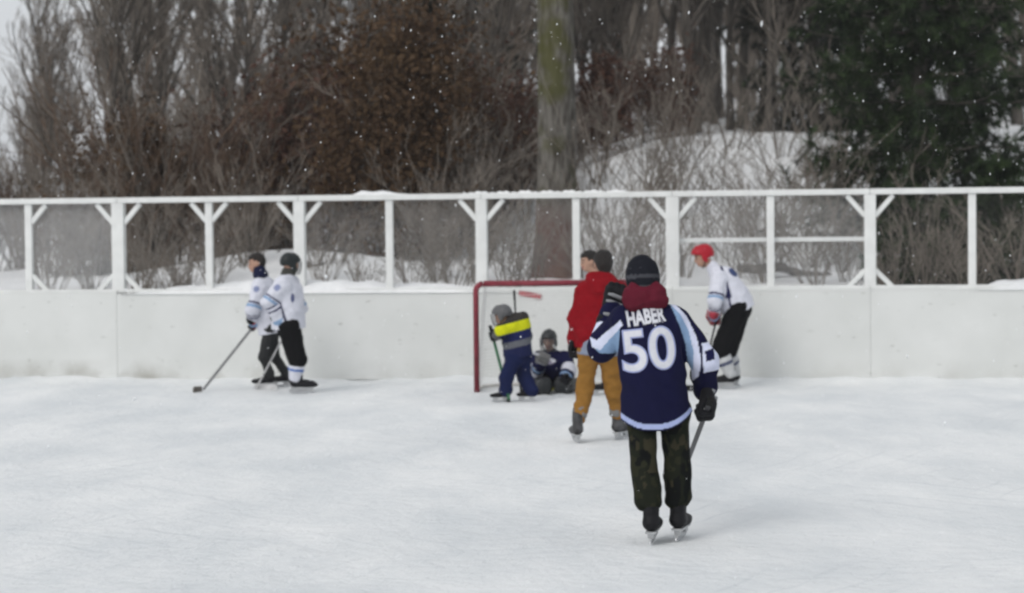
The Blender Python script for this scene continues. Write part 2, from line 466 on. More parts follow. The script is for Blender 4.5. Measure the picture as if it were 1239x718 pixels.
ridge('snow_bank', 145, 640, top_left, -0.02, 0.75, BH - 0.02, 5, 'ragged snow heaped along the board top left of the goal')
ridge('snow_bank', 1180, 1300, lambda p: float(np.interp(p, [1180, 1215, 1260, 1300], [0, .1, .13, .1])), -0.02, 0.6, BH - 0.02, 6, 'low snow mound on the board top at the far right')
ridge('snow_bank', 816, 1180, lambda p: 0.02 + 0.015 * math.sin(p * 0.05), -0.005, 0.3, BH - 0.015, 8, 'thin line of snow along the board top under the spruce')
ridge('snow_cap', 424, 500, lambda p: float(np.interp(p, [424, 436, 450, 462, 480, 500], [0, .05, .04, .06, .02, 0])), FO - 0.065, FO + 0.065, TOPZ + 0.03, 9, 'clump of fresh snow on the fence top rail', 60, 8)
ridge('snow_cap', 560, 760, lambda p: 0.018 + 0.008 * math.sin(p * 0.23) + 0.006 * math.sin(p * 0.71), FO - 0.06, FO + 0.06, TOPZ + 0.033, 10, 'thin strip of snow on the fence top rail behind the goal', 140, 6)

# small red plate on the boards behind the goal
mb = MB(); mb.bar(P(628, 354.5, boards_y(P(628, 354, Z0)[0]) - 0.012), P(655, 359.5, boards_y(P(655, 359, Z0)[0]) - 0.012), 0.065, 0.012, (0, 0, 1))
o = mb.build('red_plate', mat('faded_red_paint', (0.36, 0.075, 0.085), 0.6, 0.2), bevel=0.003)
tag(o, 'short faded red plate fixed to the boards just under the goal crossbar', 'plate')

# ---- goal
GY = float(ground(577, 475)[1])
gl = ground(577, 475); gscale = 1.25
g_root = empty('hockey_goal', (gl[0] + 0.95, GY, 0), 'red tube hockey goal with white net in front of the boards', 'goal')
M_red = mat('red_goal_paint', (0.19, 0.024, 0.038), 0.5, 0.25, 14, 0.1)
GW, GH, GD = 1.86, 1.285, 0.95
def arc_post(side):
    x = -0.95 if side < 0 else -0.95 + GW
    pts = [(x, 0, 0.0), (x, 0, GH - 0.09)]
    return pts
tube = MB(); x0, x1 = -0.95, -0.95 + GW; r = 0.09
pts = [(x0, 0, 0.0), (x0, 0, GH - r)] + [(x0 + r - r * math.cos(a), 0, GH - r + r * math.sin(a)) for a in np.linspace(0.3, 1.5, 5)]
ptsr = [(x1 + (x0 - p[0]), p[1], p[2]) for p in pts]
MB().tube(pts, 0.034, 12).build('post', M_red, g_root, True)
MB().tube(ptsr, 0.034, 12).build('post', M_red, g_root, True)
MB().tube([(x0 + r, 0, GH), (x1 - r, 0, GH)], 0.0345, 12).build('crossbar', M_red, g_root, True)
M_net_frame = mat('white_goal_frame', (0.62, 0.6, 0.57), 0.5, 0.1)
bp_ = [(x0, 0.03, 0.03)] + [((x0 + x1) / 2 - (GW / 2) * math.cos(a), 0.25 + (GD - 0.25) * math.sin(a), 0.03) for a in np.linspace(0.35, math.pi - 0.35, 14)] + [(x1, 0.03, 0.03)]
MB().tube(bp_, 0.022, 8).build('base_frame', M_net_frame, g_root, True)
tp_ = [(x0 + r, 0.03, GH)] + [((x0 + x1) / 2 - (GW / 2 - .1) * math.cos(a), 0.12 + 0.38 * math.sin(a), GH - 0.02) for a in np.linspace(0.3, math.pi - 0.3, 12)] + [(x1 - r, 0.03, GH)]
MB().tube(tp_, 0.014, 8).build('top_frame', M_net_frame, g_root, True)
# net: cords between the two frames
def resample(pts, n):
    pts = np.array(pts, float); s = np.concatenate([[0], np.cumsum(np.linalg.norm(np.diff(pts, axis=0), axis=1))])
    t = np.linspace(0, s[-1], n); return np.stack([np.interp(t, s, pts[:, k]) for k in range(3)], -1)
nb_, nt_ = resample(bp_, 64), resample(tp_, 64)
net = MB(); K = 30; NG = np.zeros((64, K, 3))
for a in range(64):
    for b in range(K):
        t = b / (K - 1); p = nb_[a] * (1 - t) + nt_[a] * t
        p = p + np.array([0, 0.07 * math.sin(math.pi * t) * (0.6 + .4 * math.sin(a * .4)), -0.02 * math.sin(math.pi * t)]); NG[a, b] = p
for a in range(64): net.tube(NG[a], 0.003, 3, False)
for b in range(1, K): net.tube(NG[:, b], 0.003, 3, False)
M_net = mat('white_net_cord', (0.70, 0.70, 0.69), 0.8, 0.08, 20)
net.build('net', M_net, g_root)['kind'] = 'stuff'

# ------------------------------------------------------------------ soft bodies: distance fields turned into one continuous surface
def surface(F, lo, h):
    """naive surface nets on a sampled field F (nx,ny,nz)"""
    ins = F < 0
    c = np.zeros(tuple(s - 1 for s in F.shape), np.int8)
    sl = (slice(None, -1), slice(1, None))
    for i in (0, 1):
        for j in (0, 1):
            for k in (0, 1): c += ins[sl[i], sl[j], sl[k]]
    act = (c > 0) & (c < 8)
    idx = np.argwhere(act)
    if len(idx) == 0: return np.zeros((0, 3)), np.zeros((0, 4), int)
    vid = -np.ones(act.shape, np.int64); vid[act] = np.arange(len(idx))
    acc = np.zeros((len(idx), 3)); cnt = np.zeros(len(idx))
    I, J, Kk = idx.T
    cor = np.array([[i, j, k] for i in (0, 1) for j in (0, 1) for k in (0, 1)])
    vals = np.stack([F[I + a, J + b, Kk + cc] for a, b, cc in cor], -1)
    for a in range(8):
        for b in range(a + 1, 8):
            if np.abs(cor[a] - cor[b]).sum() != 1: continue
            va, vb = vals[:, a], vals[:, b]; m_ = (va < 0) != (vb < 0)
            t = np.where(m_, va / np.where(m_, va - vb, 1), 0)
            pt = cor[a][None] + (cor[b] - cor[a])[None] * t[:, None]
            acc[m_] += pt[m_]; cnt[m_] += 1
    V = (idx + acc / np.maximum(cnt, 1)[:, None]) * h + np.asarray(lo)
    Q = []
    for ax in range(3):
        A = np.moveaxis(ins, ax, 0); vv = np.moveaxis(vid, ax, 0)
        # edges along axis ax between A[i] and A[i+1]; need the four cells around, in the two other axes
        e = A[:-1, 1:-1, 1:-1] != A[1:, 1:-1, 1:-1]
        w = np.argwhere(e)
        if len(w) == 0: continue
        i, j, k = w.T
        q = np.stack([vv[i, j, k], vv[i, j + 1, k], vv[i, j + 1, k + 1], vv[i, j, k + 1]], -1)
        flip = ~A[i, j + 1, k + 1]
        if ax == 1: flip = ~flip
        q[flip] = q[flip][:, ::-1]
        Q.append(q)
    Q = np.concatenate(Q); Q = Q[(Q >= 0).all(1)]
    return V, Q

def cap(a, b, ra, rb=None, sq=None, tag_=''):
    """tapered limb from a to b; sq = (axis, factor) flattens its section along that axis"""
    return dict(a=np.asarray(a, float), b=np.asarray(b, float), ra=ra, rb=ra if rb is None else rb, sq=sq, tag=tag_)
def prim_eval(pr, p):
    a, b = pr['a'], pr['b']; ab = b - a; L2 = ab @ ab
    pa = p - a
    t = np.clip(pa @ ab / L2, 0, 1) if L2 > 1e-10 else np.zeros(p.shape[:-1])
    d = pa - t[..., None] * ab
    s = 1.0
    if pr['sq'] is not None:
        for (ax, fac) in (pr['sq'] if isinstance(pr['sq'], list) else [pr['sq']]):
            ax = np.asarray(ax); d = d + ax * ((d @ ax) * (1 / fac - 1))[..., None]
            s = min(s, fac)
    r = pr['ra'] + (pr['rb'] - pr['ra']) * t
    return (np.sqrt((d * d).sum(-1)) - r) * (1.0 if s == 1.0 else (0.5 + 0.5 * s)), t
def field(prims, p, k=0.03):
    f = None
    for pr in prims:
        d, _ = prim_eval(pr, p)
        if f is None: f = d
        else:
            h = np.clip(0.5 + 0.5 * (f - d) / k, 0, 1)
            f = f * (1 - h) + d * h - k * h * (1 - h)
    return f
def soft(name, prims, h=0.01, k=0.03, post=None, dye=None, m=None, parent=None, origin=(0, 0, 0), pad=0.05, folds=None, relax=1):
    """one continuous mesh round the limbs; dye(V, near, t) -> (n,3) colours"""
    org = np.asarray(origin, float)
    R = max(max(q['ra'], q['rb']) for q in prims) + pad
    pts = np.array([q['a'] for q in prims] + [q['b'] for q in prims])
    lo = pts.min(0) - R; hi = pts.max(0) + R
    n = np.ceil((hi - lo) / h).astype(int) + 1
    ax = [(lo[i] + h * np.arange(n[i])).astype(np.float32) for i in range(3)]
    p = np.stack(np.meshgrid(*ax, indexing='ij'), -1)
    F = field(prims, p, k)
    if folds is not None: F = F + folds(p)
    if post is not None: F = post(F, p)
    V, Q = surface(F, lo, h)
    for _ in range(relax):                                     # light smoothing
        acc = np.zeros_like(V); cnt = np.zeros(len(V))
        for a in range(4):
            np.add.at(acc, Q[:, a], V[Q[:, (a + 1) % 4]] + V[Q[:, (a + 3) % 4]]); np.add.at(cnt, Q[:, a], 2)
        V = 0.5 * V + 0.5 * acc / np.maximum(cnt, 1)[:, None]
    me = npmesh(name, V - org, Q)
    if dye is not None:
        D = np.stack([prim_eval(q, V)[0] for q in prims], -1); near = D.argmin(1)
        T = np.stack([prim_eval(q, V)[1] for q in prims], -1)[np.arange(len(V)), near]
        tags = np.array([q['tag'] for q in prims])[near]
        C = np.ones((len(V), 4), np.float32); C[:, :3] = dye(V, tags, T)
        at = me.color_attributes.new('dye', 'FLOAT_COLOR', 'POINT'); at.data.foreach_set('color', C.ravel())
    o = link(name, me, m, parent)
    return o, V
def fold_noise(amp, scale=9.0, seed=1, stretch=(1, 1, 1.0)):
    st = np.asarray(stretch)
    return lambda p: amp * vnoise(p * scale * st, seed) + 0.45 * amp * vnoise(p * scale * 2.3 * st, seed + 1)

M_cloth = cloth_mat('woven_cloth')
M_knit = cloth_mat('hockey_jersey_knit', 0.8, 0.35)
M_skin = cloth_mat('skin', 0.55, 0.05, 0.3)
M_shell = cloth_mat('moulded_plastic', 0.4, 0.02, 0.22)
M_leather = mat('black_skate_leather', (0.010, 0.010, 0.012), 0.55, 0.4, 20, 0.2, 80, spec=0.15)
M_grey_leather = mat('grey_skate_leather', (0.05, 0.05, 0.053), 0.5, 0.8, 9, 0.2, 80)
M_holder = mat('white_skate_holder', (0.44, 0.45, 0.46), 0.45, 0.05)
M_steel = mat('skate_steel', (0.45, 0.46, 0.48), 0.35, 0.1, metallic=0.9)
M_glove_black = mat('black_glove', (0.010, 0.010, 0.012), 0.7, 0.5, 18, 0.4, 50, spec=0.12)
M_glove_red = mat('red_glove', (0.30, 0.028, 0.045), 0.65, 0.45, 18, 0.4, 50)
M_white_pad = mat('white_glove_panel', (0.24, 0.245, 0.26), 0.6, 0.1)
M_cage = mat('steel_cage_wire', (0.16, 0.16, 0.17), 0.4, 0.2, metallic=0.6)

def frame_from(x, y):
    x = unit(x); y = np.asarray(y, float); y = unit(y - x * (y @ x)); z = np.cross(x, y)
    return np.stack([x, y, z], 1)
def mat4(R, loc, s=1.0):
    m_ = Matrix.Identity(4)
    for i in range(3):
        for j in range(3): m_[i][j] = R[i, j] * s
        m_[i][3] = loc[i]
    return m_
def place(o, R, loc, s=1.0):
    o.matrix_local = mat4(R, loc, s)

# ---- ice skate (x forward, z up, blade on z = 0)
def make_skate_meshes():
    X = np.array
    pr = [cap((-.095, 0, .115), (.06, 0, .10), .043, .045, [(X((0, 0, 1.)), .85)]),
          cap((.04, 0, .102), (.135, 0, .098), .046, .040, [(X((0, 0, 1.)), .72)]),
          cap((-.085, 0, .12), (-.082, 0, .215), .047, .051, [(X((0, 1., 0)), .92)]),
          cap((-.03, 0, .15), (-.045, 0, .25), .036, .042),
          cap((-.015, 0, .19), (-.005, 0, .285), .026, .030, [(X((1., 0, 0)), .5)])]
    def post(F, p): return np.maximum(F, 0.068 - p[..., 2])
    o, _ = soft('boot', pr, 0.0075, 0.025, post=post)
    boot = o.data; bpy.data.objects.remove(o)
    mb = MB()
    def prism(prof, w):
        b = len(mb.v); n = len(prof)
        for s in (-w / 2, w / 2): mb.v += [(x, s, z) for x, z in prof]
        mb.f.append(tuple(b + i for i in range(n))); mb.f.append(tuple(b + n + i for i in range(n))[::-1])
        for i in range(n):
            j = (i + 1) % n; mb.f.append((b + i, b + n + i, b + n + j, b + j))
    prism([(-.125, .07), (-.12, .058), (.13, .058), (.14, .07)], .06)
    prism([(-.115, .059), (-.10, .03), (-.04, .03), (-.03, .059)], .034)
    prism([(.04, .059), (.055, .03), (.12, .03), (.125, .059)], .034)
    prism([(-.13, .031), (-.125, .017), (.13, .017), (.142, .031)], .014)
    holder = mb.mesh('blade_holder')
    mb = MB()
    def prism2(prof, w):
        b = len(mb.v); n = len(prof)
        for s in (-w / 2, w / 2): mb.v += [(x, s, z) for x, z in prof]
        mb.f.append(tuple(b + i for i in range(n))); mb.f.append(tuple(b + n + i for i in range(n))[::-1])
        for i in range(n):
            j = (i + 1) % n; mb.f.append((b + i, b + n + i, b + n + j, b + j))
    prism2([(-.14, .018), (-.143, .008), (-.11, .0005), (0, -.002), (.11, .001), (.15, .012), (.152, .02)], .006)
    return boot, holder, mb.mesh('blade')
SK_BOOT, SK_HOLD, SK_BLADE = make_skate_meshes()
def skate(parent, root, px, py, Y, ang, s=1.0, m=None, label=None, lift=0.0, lean=0.0):
    """ang: heading of the toe in the ground plane, degrees from +X towards +Y"""
    p = P(px, py, Y) - root; p[2] = 0.004 + lift
    o = link('skate', SK_BOOT, m or M_leather, parent)
    a = math.radians(ang)
    R = np.array(Matrix.Rotation(a, 3, 'Z') @ Matrix.Rotation(math.radians(lean), 3, 'X'))
    place(o, R, p, s)
    if label: o['label'] = label
    h_ = link('blade_holder', SK_HOLD, M_holder, o); b_ = link('blade', SK_BLADE, M_steel, o)
    return p + root
def ankle_of(p, ang, s=1.0):
    a = math.radians(ang); d = np.array([math.cos(a), math.sin(a), 0])
    return p + d * (-0.075 * s) + np.array([0, 0, 0.17 * s])

# ---- hockey glove, closed round a shaft (origin wrist, x to the knuckles, y along the shaft towards the thumb, z back of hand)
def make_glove():
    pr = [cap((-.06, 0, .0), (.0, 0, .0), .062, .048, [(np.array((0, 0, 1.)), .85)]),
          cap((.02, -.02, .004), (.075, -.022, .006), .040, .042, [(np.array((0, 0, 1.)), .62)]),
          cap((.02, .022, .004), (.075, .024, .006), .038, .040, [(np.array((0, 0, 1.)), .62)])]
    for i, (y, L_) in enumerate(((.042, .040), (.015, .046), (-.013, .043), (-.040, .036))):
        a = np.array((.088, y, .012)); b = a + np.array((L_ * .95, 0, -.018)); c_ = b + np.array((-.004, 0, -.042)); d = c_ + np.array((-.036, 0, -.008))
        pr += [cap(a, b, .0165, .0155), cap(b, c_, .0155, .0145), cap(c_, d, .0145, .0125)]
    pr += [cap((.03, .045, -.01), (.07, .068, -.03), .021, .018), cap((.07, .068, -.03), (.105, .058, -.052), .018, .015)]
    o, _ = soft('glove', pr, 0.0055, 0.006, relax=1)
    me = o.data; bpy.data.objects.remove(o)
    pd = MB(); pd.tube([(0, -.048, -.008), (0, -.03, .0), (0, .03, .001), (0, .048, -.008)], [.006, .0095, .0095, .006], 6)
    return me, pd.mesh('glove_pad', True)
GLOVE, GLOVE_PAD = make_glove()
def flip_mesh(me, name):
    m2 = me.copy(); m2.name = name
    bm = bmesh.new(); bm.from_mesh(m2)
    bmesh.ops.scale(bm, vec=(1, -1, 1), verts=bm.verts); bmesh.ops.reverse_faces(bm, faces=bm.faces)
    bm.to_mesh(m2); bm.free(); return m2
GLOVE_F = flip_mesh(GLOVE, 'glove_other')
def glove(parent, root, wrist, elbow, shaft, left, s=1.0, m=None, pads=None, back=None):
    """shaft: direction of the stick (thumb end); back: where the back of the hand should face"""
    x = unit(np.asarray(wrist) - np.asarray(elbow))
    y = unit(shaft); x2 = unit(x - y * (x @ y))
    # right hand: thumb at +y when back of hand z = x cross y
    R = np.stack([x2, y, np.cross(x2, y)], 1); me = GLOVE
    if back is not None and R[:, 2] @ np.asarray(back) < 0:
        R = np.stack([x2, -y, np.cross(x2, -y)], 1); me = GLOVE_F
    o = link('glove', me, m or M_glove_black, parent); place(o, R, np.asarray(wrist) - root, s)
    if pads is not None:
        for (gx_, gz_) in ((.028, .029), (.062, .031), (-.045, .05)):
            link('glove_pad', GLOVE_PAD, pads, o, loc=(gx_, 0, gz_))
    return np.asarray(wrist) + s * (R @ np.array((.108, 0, -.022)))

def stick(name, grip, heel, toe_dir, top, label, c_shaft, c_blade, group=None, blade_len=0.3, goalie=False):
    """hockey stick: shaft through the grip down to the heel on the ice"""
    heel = np.asarray(heel, float); top = np.asarray(top, float)
    root = empty(name, heel, label, 'hockey stick', group)
    d = unit(top - heel)
    sh = MB(); side = unit(np.cross(d, toe_dir)) if np.linalg.norm(np.cross(d, toe_dir)) > .05 else np.array([0, 1, 0])
    sh.bar(d * 0.03, top - heel, 0.03, 0.021, side); sh.build('shaft', c_shaft, root, bevel=0.004)
    kb = MB(); kb.bar(top - heel - d * 0.12, top - heel + d * 0.006, 0.036, 0.027, side); kb.build('grip_tape', M_tape, root, bevel=0.006)
    t = unit(np.asarray(toe_dir, float)); z = np.array([0, 0, 1.0]); n = unit(np.cross(t, z))
    V = []; F = []; K = 7; hgt = 0.075 if not goalie else 0.10
    for i in range(K):
        q = i / (K - 1); c = t * (blade_len * q) + n * (0.025 * q * q); hh = hgt * (0.85 + 0.15 * q) * (1 if q < .95 else .7)
        for sgn in (-1, 1):
            V += [tuple(c + n * (.006 * sgn)), tuple(c + n * (.006 * sgn) + z * hh)]
    for i in range(K - 1):
        a = i * 4; b = a + 4
        F += [(a, b, b + 1, a + 1), (a + 2, a + 3, b + 3, b + 2), (a + 1, b + 1, b + 3, a + 3), (a, a + 2, b + 2, b)]
    F += [(0, 1, 3, 2), ((K - 1) * 4, (K - 1) * 4 + 2, (K - 1) * 4 + 3, (K - 1) * 4 + 1)]
    link('blade', pymesh('blade', V, F), c_blade, root)
    if goalie:
        pm = MB(); pm.bar(d * 0.05, d * 0.62, 0.075, 0.024, side); pm.build('paddle', c_blade, root, bevel=0.005)
    return root
M_tape = mat('black_stick_tape', (0.014, 0.014, 0.014), 0.85, 0.4, 30, spec=0.1)

# ---- head (local frame: x forward, y left, z up, centre of the skull at 0)
def head_prims(c, R, s):
    W = lambda v: c + R @ (np.asarray(v, float) * s)
    f, l, u = R[:, 0], R[:, 1], R[:, 2]
    pr = [cap(W((-.015, 0, .03)), W((.0, 0, .03)), .093 * s, .09 * s, (l, .86), 'skull'),
          cap(W((.03, 0, -.03)), W((.045, 0, -.075)), .062 * s, .042 * s, (l, .95), 'face'),
          cap(W((.086, 0, .0)), W((.104, 0, -.028)), .011 * s, .016 * s, None, 'nose'),
          cap(W((.074, -.035, .022)), W((.074, .035, .022)), .017 * s, .017 * s, None, 'brow'),
          cap(W((.076, -.016, -.062)), W((.076, .016, -.062)), .013 * s, .013 * s, None, 'lips'),
          cap(W((-.01, .08, .0)), W((-.015, .084, -.03)), .020 * s, .014 * s, (l, .5), 'ear'),
          cap(W((-.01, -.08, .0)), W((-.015, -.084, -.03)), .020 * s, .014 * s, (l, .5), 'ear')]
    return pr
def head_frame(f, up):
    f = unit(f); u = unit(np.asarray(up) - f * (f @ np.asarray(up))); return np.stack([f, np.cross(u, f), u], 1)

def body(parent, root, J, R, s, h=0.016):
    """the whole figure as one continuous skin, under its clothes"""
    skin = np.array((0.42, 0.25, 0.18)); 
    pr = head_prims(J['head'], R, s)
    pr += [cap(J['head'] - R[:, 2] * .05 * s, J['neck'], .052 * s, .058 * s, None, 'neck'),
           cap(J['shL'] * .75 + J['shR'] * .25, J['shR'] * .75 + J['shL'] * .25, .055 * s, .055 * s, None, 'torso'),
           cap((J['shL'] + J['shR']) * .36 + (J['hipL'] + J['hipR']) * .14, (J['hipL'] + J['hipR']) / 2, .115 * s, .11 * s, None, 'torso'),
           cap(J['hipL'], J['hipR'], .095 * s, .095 * s, None, 'hips')]
    for q in 'LR':
        pr += [cap(J['sh' + q], J['el' + q], .052 * s, .040 * s, None, 'arm'), cap(J['el' + q], J['wr' + q], .040 * s, .029 * s, None, 'arm'),
               cap(J['wr' + q], J['wr' + q] + unit(J['wr' + q] - J['el' + q]) * .06 * s, .03 * s, .03 * s, None, 'hand'),
               cap(J['hip' + q], J['kn' + q], .08 * s, .056 * s, None, 'leg'), cap(J['kn' + q], J['an' + q], .054 * s, .038 * s, None, 'leg')]
    c = J['head']
    def dye(V, tg, T):
        C = np.tile(skin, (len(V), 1)); L_ = (V - c) @ R / s
        eye = (np.hypot(np.abs(L_[:, 1]) - .032, (L_[:, 2] - .0) * 1.6) < .015) & (L_[:, 0] > .04)
        C[eye] = (0.05, 0.035, 0.03)
        br = (np.abs(L_[:, 2] - .03) < .008) & (np.abs(np.abs(L_[:, 1]) - .034) < .022) & (L_[:, 0] > .04); C[br] = (0.06, 0.04, 0.03)
        C[tg == 'lips'] = (0.33, 0.13, 0.11)
        return C
    o, _ = soft('body', pr, h, 0.025, dye=dye, m=M_skin, parent=parent, origin=root)
    return o
def hair(parent, root, c, R, s, col, low=-0.05, seed=3, bun=None):
    W = lambda v: c + R @ (np.asarray(v, float) * s); l = R[:, 1]
    pr = [cap(W((-.022, 0, .042)), W((.006, 0, .045)), .101 * s, .094 * s, (l, .87)), cap(W((-.06, 0, .0)), W((-.055, 0, low)), .06 * s, .052 * s, None)]
    if bun is not None: pr.append(cap(W(bun), W(np.array(bun) + (0, 0, .02)), .045 * s, .04 * s))
    def post(F, p):
        L_ = (p - c) @ R / s
        cut = np.maximum(L_[..., 0] - .03, .05 - L_[..., 2])      # clear the face
        return np.maximum(F, -(np.maximum(-(cut), -1)) * 0 + np.where((L_[..., 0] > .035) & (L_[..., 2] < .055), 0.05, -1))
    o, _ = soft('hair', pr, 0.009, 0.03, post=post, folds=fold_noise(.006, 60, seed, (1, 1, .4)), m=mat('dark_hair', col, 0.6, 0.5, 60, 0.6, 120), parent=parent, origin=root)
    return o
def helmet(parent, root, c, R, s, col, cage=True, col2=None):
    W = lambda v: c + R @ (np.asarray(v, float) * s); l = R[:, 1]
    pr = [cap(W((-.03, 0, .035)), W((.025, 0, .035)), .112 * s, .108 * s, (l, .88), 'shell'),
          cap(W((-.06, 0, .10)), W((.04, 0, .115)), .035 * s, .03 * s, None, 'ridge'),
          cap(W((.0, .088, -.01)), W((-.01, .09, -.045)), .032 * s, .026 * s, (l, .55), 'ear'),
          cap(W((.0, -.088, -.01)), W((-.01, -.09, -.045)), .032 * s, .026 * s, (l, .55), 'ear')]
    def post(F, p):
        L_ = (p - c) @ R / s
        lowcut = (0.015 + 0.35 * np.clip(L_[..., 0], -.2, .2)) - L_[..., 2]
        ear = (np.abs(L_[..., 1]) > .07) & (L_[..., 0] < .03) & (L_[..., 2] > -.085)
        lowcut = np.where(ear, -0.02, lowcut * s)
        vent = np.abs(np.abs(L_[..., 1]) - .04) < .009
        vent = vent & (np.abs(np.abs(L_[..., 0] + .01) - .045) < .025) & (L_[..., 2] > .09)
        return np.where(vent, np.maximum(np.maximum(F, lowcut), F + .008), np.maximum(F, lowcut))
    def dye(V, tg, T):
        C = np.tile(np.array(col), (len(V), 1)); 
        if col2 is not None: C[tg == 'ridge'] = col2
        return C
    o, _ = soft('helmet', pr, 0.009, 0.012, post=post, dye=dye, m=M_shell, parent=parent, origin=root)
    strap = MB()
    strap.tube([W((.0, .082, -.04)) - root, W((.02, .06, -.10)) - root, W((.035, 0, -.13)) - root, W((.02, -.06, -.10)) - root, W((.0, -.082, -.04)) - root], .006 * s, 5)
    strap.build('chin_strap', M_tape, o, True)
    if cage:
        mb = MB()
        def cp(a, z):
            rr = .135 - .35 * max(0, -z - .06); return W((.02 + rr * math.cos(a) * .92, rr * math.sin(a) * .78, z)) - root
        for z in (.045, .02, -.005, -.03, -.055, -.08, -.105):
            mb.tube([cp(a, z) for a in np.linspace(-1.35, 1.35, 11)], .0035 * s, 5)
        for a in np.linspace(-1.25, 1.25, 9):
            mb.tube([cp(a, z) for z in np.linspace(.045, -.11, 6)], .0035 * s, 5)
        mb.build('cage', M_cage, o, True)
    return o

# ------------------------------------------------------------------ people
NAVY = np.array((0.0075, 0.008, 0.034)); WHITE = np.array((0.62, 0.63, 0.70)); SKY = np.array((0.22, 0.33, 0.50)); BLACK = np.array((0.008, 0.008, 0.009))
def joints(spec, Y):
    return {k: P(v[0], v[1], Y + (v[2] if len(v) > 2 else 0)) for k, v in spec.items()}
def inpoly(x, y, poly):
    r = np.zeros(len(x), bool); n = len(poly)
    for i in range(n):
        x1, y1 = poly[i]; x2, y2 = poly[(i + 1) % n]
        c = ((y1 > y) != (y2 > y)) & (x < (x2 - x1) * (y - y1) / ((y2 - y1) if y2 != y1 else 1e-9) + x1)
        r ^= c
    return r
def torso_prims(J, f, s, chest=.155, waist=.15, hem=.165, flat=.72, hemdrop=0.08, shr=.08, sl=(.082, .078, .074, .070)):
    """loose top: chest, waist, hem and both sleeves"""
    f = unit(f); shm = (J['shL'] + J['shR']) / 2; hip = (J['hipL'] + J['hipR']) / 2; ax = unit(hip - shm)
    side = unit(J['shR'] - J['shL']); ff = unit(np.cross(side, ax)); sq = (ff, flat)
    end = hip + ax * hemdrop * s
    w = .06 * s
    pr = [cap(J['shL'] + side * .03 * s, J['shR'] - side * .03 * s, shr * s, shr * s, None, 'yoke'),
          cap(shm + ax * .10 * s - side * w, shm + ax * .10 * s + side * w, chest * s * .92, chest * s * .92, (ff, .85), 'torso'),
          cap(shm + ax * .10 * s, (shm + hip) / 2 + ax * .05 * s, chest * s * 1.15, waist * s * 1.15, sq, 'torso'),
          cap((shm + hip) / 2, end, waist * s * 1.2, hem * s * 1.18, sq, 'torso')]
    pr.append(cap(J['neck'] + ax * .02 * s, shm + ax * .03 * s, .082 * s, .12 * s, None, 'yoke'))
    for q in 'LR':
        pr += [cap(J['sh' + q], J['el' + q], sl[0] * s, sl[1] * s, None, 'up' + q), cap(J['el' + q], J['wr' + q], sl[2] * s, sl[3] * s, None, 'lo' + q)]
    return pr, end, ax, ff
def leg_prims(J, s, th=(.105, .085), sh=(.082, .07), hipr=.125, drop=0.0):
    pr = [cap(J['hipL'], J['hipR'], hipr * s, hipr * s, None, 'hips')]
    for q in 'LR':
        pr += [cap(J['hip' + q], J['kn' + q], th[0] * s, th[1] * s, None, 'th' + q), cap(J['kn' + q], J['an' + q], sh[0] * s, sh[1] * s, None, 'sh' + q)]
    return pr
def solid(col):
    col = np.asarray(col, float); return lambda V, tg, T: np.tile(col, (len(V), 1))

# ============ number 50, nearest, seen from behind
Y = float(ground(805, 656)[1]); root = ground(805, 656)
p50 = empty('person', root, 'person in navy jersey numbered 50 standing on skates with back to camera', 'person', 'skaters on the rink')
S = 1.0
J = joints(dict(head=(777, 339, .03), neck=(780, 370, 0), shL=(752, 388, .0), shR=(820, 388, .0), elL=(729, 421, .13), wrL=(741, 376, .22),
                elR=(850, 436, .03), wrR=(853, 470, .14), hipL=(776, 496, 0), hipR=(815, 496, 0), knL=(779, 566, -.03), knR=(820, 566, .04)), Y)
skL = skate(p50, root, 790, 659, Y, 80, 1.1); skR = skate(p50, root, 824, 651, Y + .12, 74, 1.1)
J['anL'] = ankle_of(skL, 80, 1.12); J['anR'] = ankle_of(skR, 74, 1.12)
R = head_frame((-.15, 1, -.08), (0.02, 0, 1))
body(p50, root, J, R, S)
pr, end, ax, ff = torso_prims(J, (0, 1, 0), S, .165, .168, .182, .86, hemdrop=.10, shr=.085, sl=(.088, .088, .085, .072))
bx = lambda V: IMW / 2 + FPX * ((V - CAM) @ cam_r) / ((V - CAM) @ fwd)
by = lambda V: IMH / 2 - FPX * ((V - CAM) @ cam_u) / ((V - CAM) @ fwd)
WL = np.array((0.60, 0.63, 0.78))
# pattern of the jersey laid out on its back in garment coordinates (metres across / down from the collar)
G0 = P(795, 366, Y); GS = FPX / Y
def garment(V): return (V[:, 0] - G0[0]) * GS + 795, -(V[:, 2] - G0[2]) * GS + 366
def dye50(V, tg, T):
    gx, gy = garment(V); C = np.tile(NAVY, (len(V), 1))
    front = V[:, 1] > J['neck'][1] + .11
    bl = inpoly(gx, gy, [(810, 368), (822, 380), (832, 400), (838, 425), (838, 450), (832, 440), (828, 415), (820, 392)])
    wh = inpoly(gx, gy, [(806, 364), (814, 365), (830, 383), (842, 408), (847, 435), (845, 456), (838, 464), (834, 455), (838, 425), (832, 400), (822, 380)])
    lb = inpoly(gx, gy, [(749, 390), (747, 428), (726, 428), (718, 420)])
    lw = inpoly(gx, gy, [(749, 386), (752, 392), (726, 424), (716, 420), (714, 408), (722, 412)])
    C[lb & ~front] = SKY; C[lw] = WL; C[bl & ~front] = SKY; C[wh & ~bl & ~front] = WL
    for q in 'LR':
        if q == 'R':
            arm = np.isin(tg, ['upR', 'loR']); C[arm & inpoly(gx, gy, [(848, 416), (885, 408), (885, 446), (850, 452)])] = WL
            C[arm & inpoly(gx, gy, [(852, 425), (863, 422), (864, 435), (853, 438)])] = NAVY * 1.5
        else: C[(tg == 'loL') & (T > .25) & (T < .55)] = WL
    hemd = hem_val(V)
    C[(hemd > -.046) & (hemd < -.012) & np.isin(tg, ['torso'])] = np.array((.36, .42, .66))
    return C
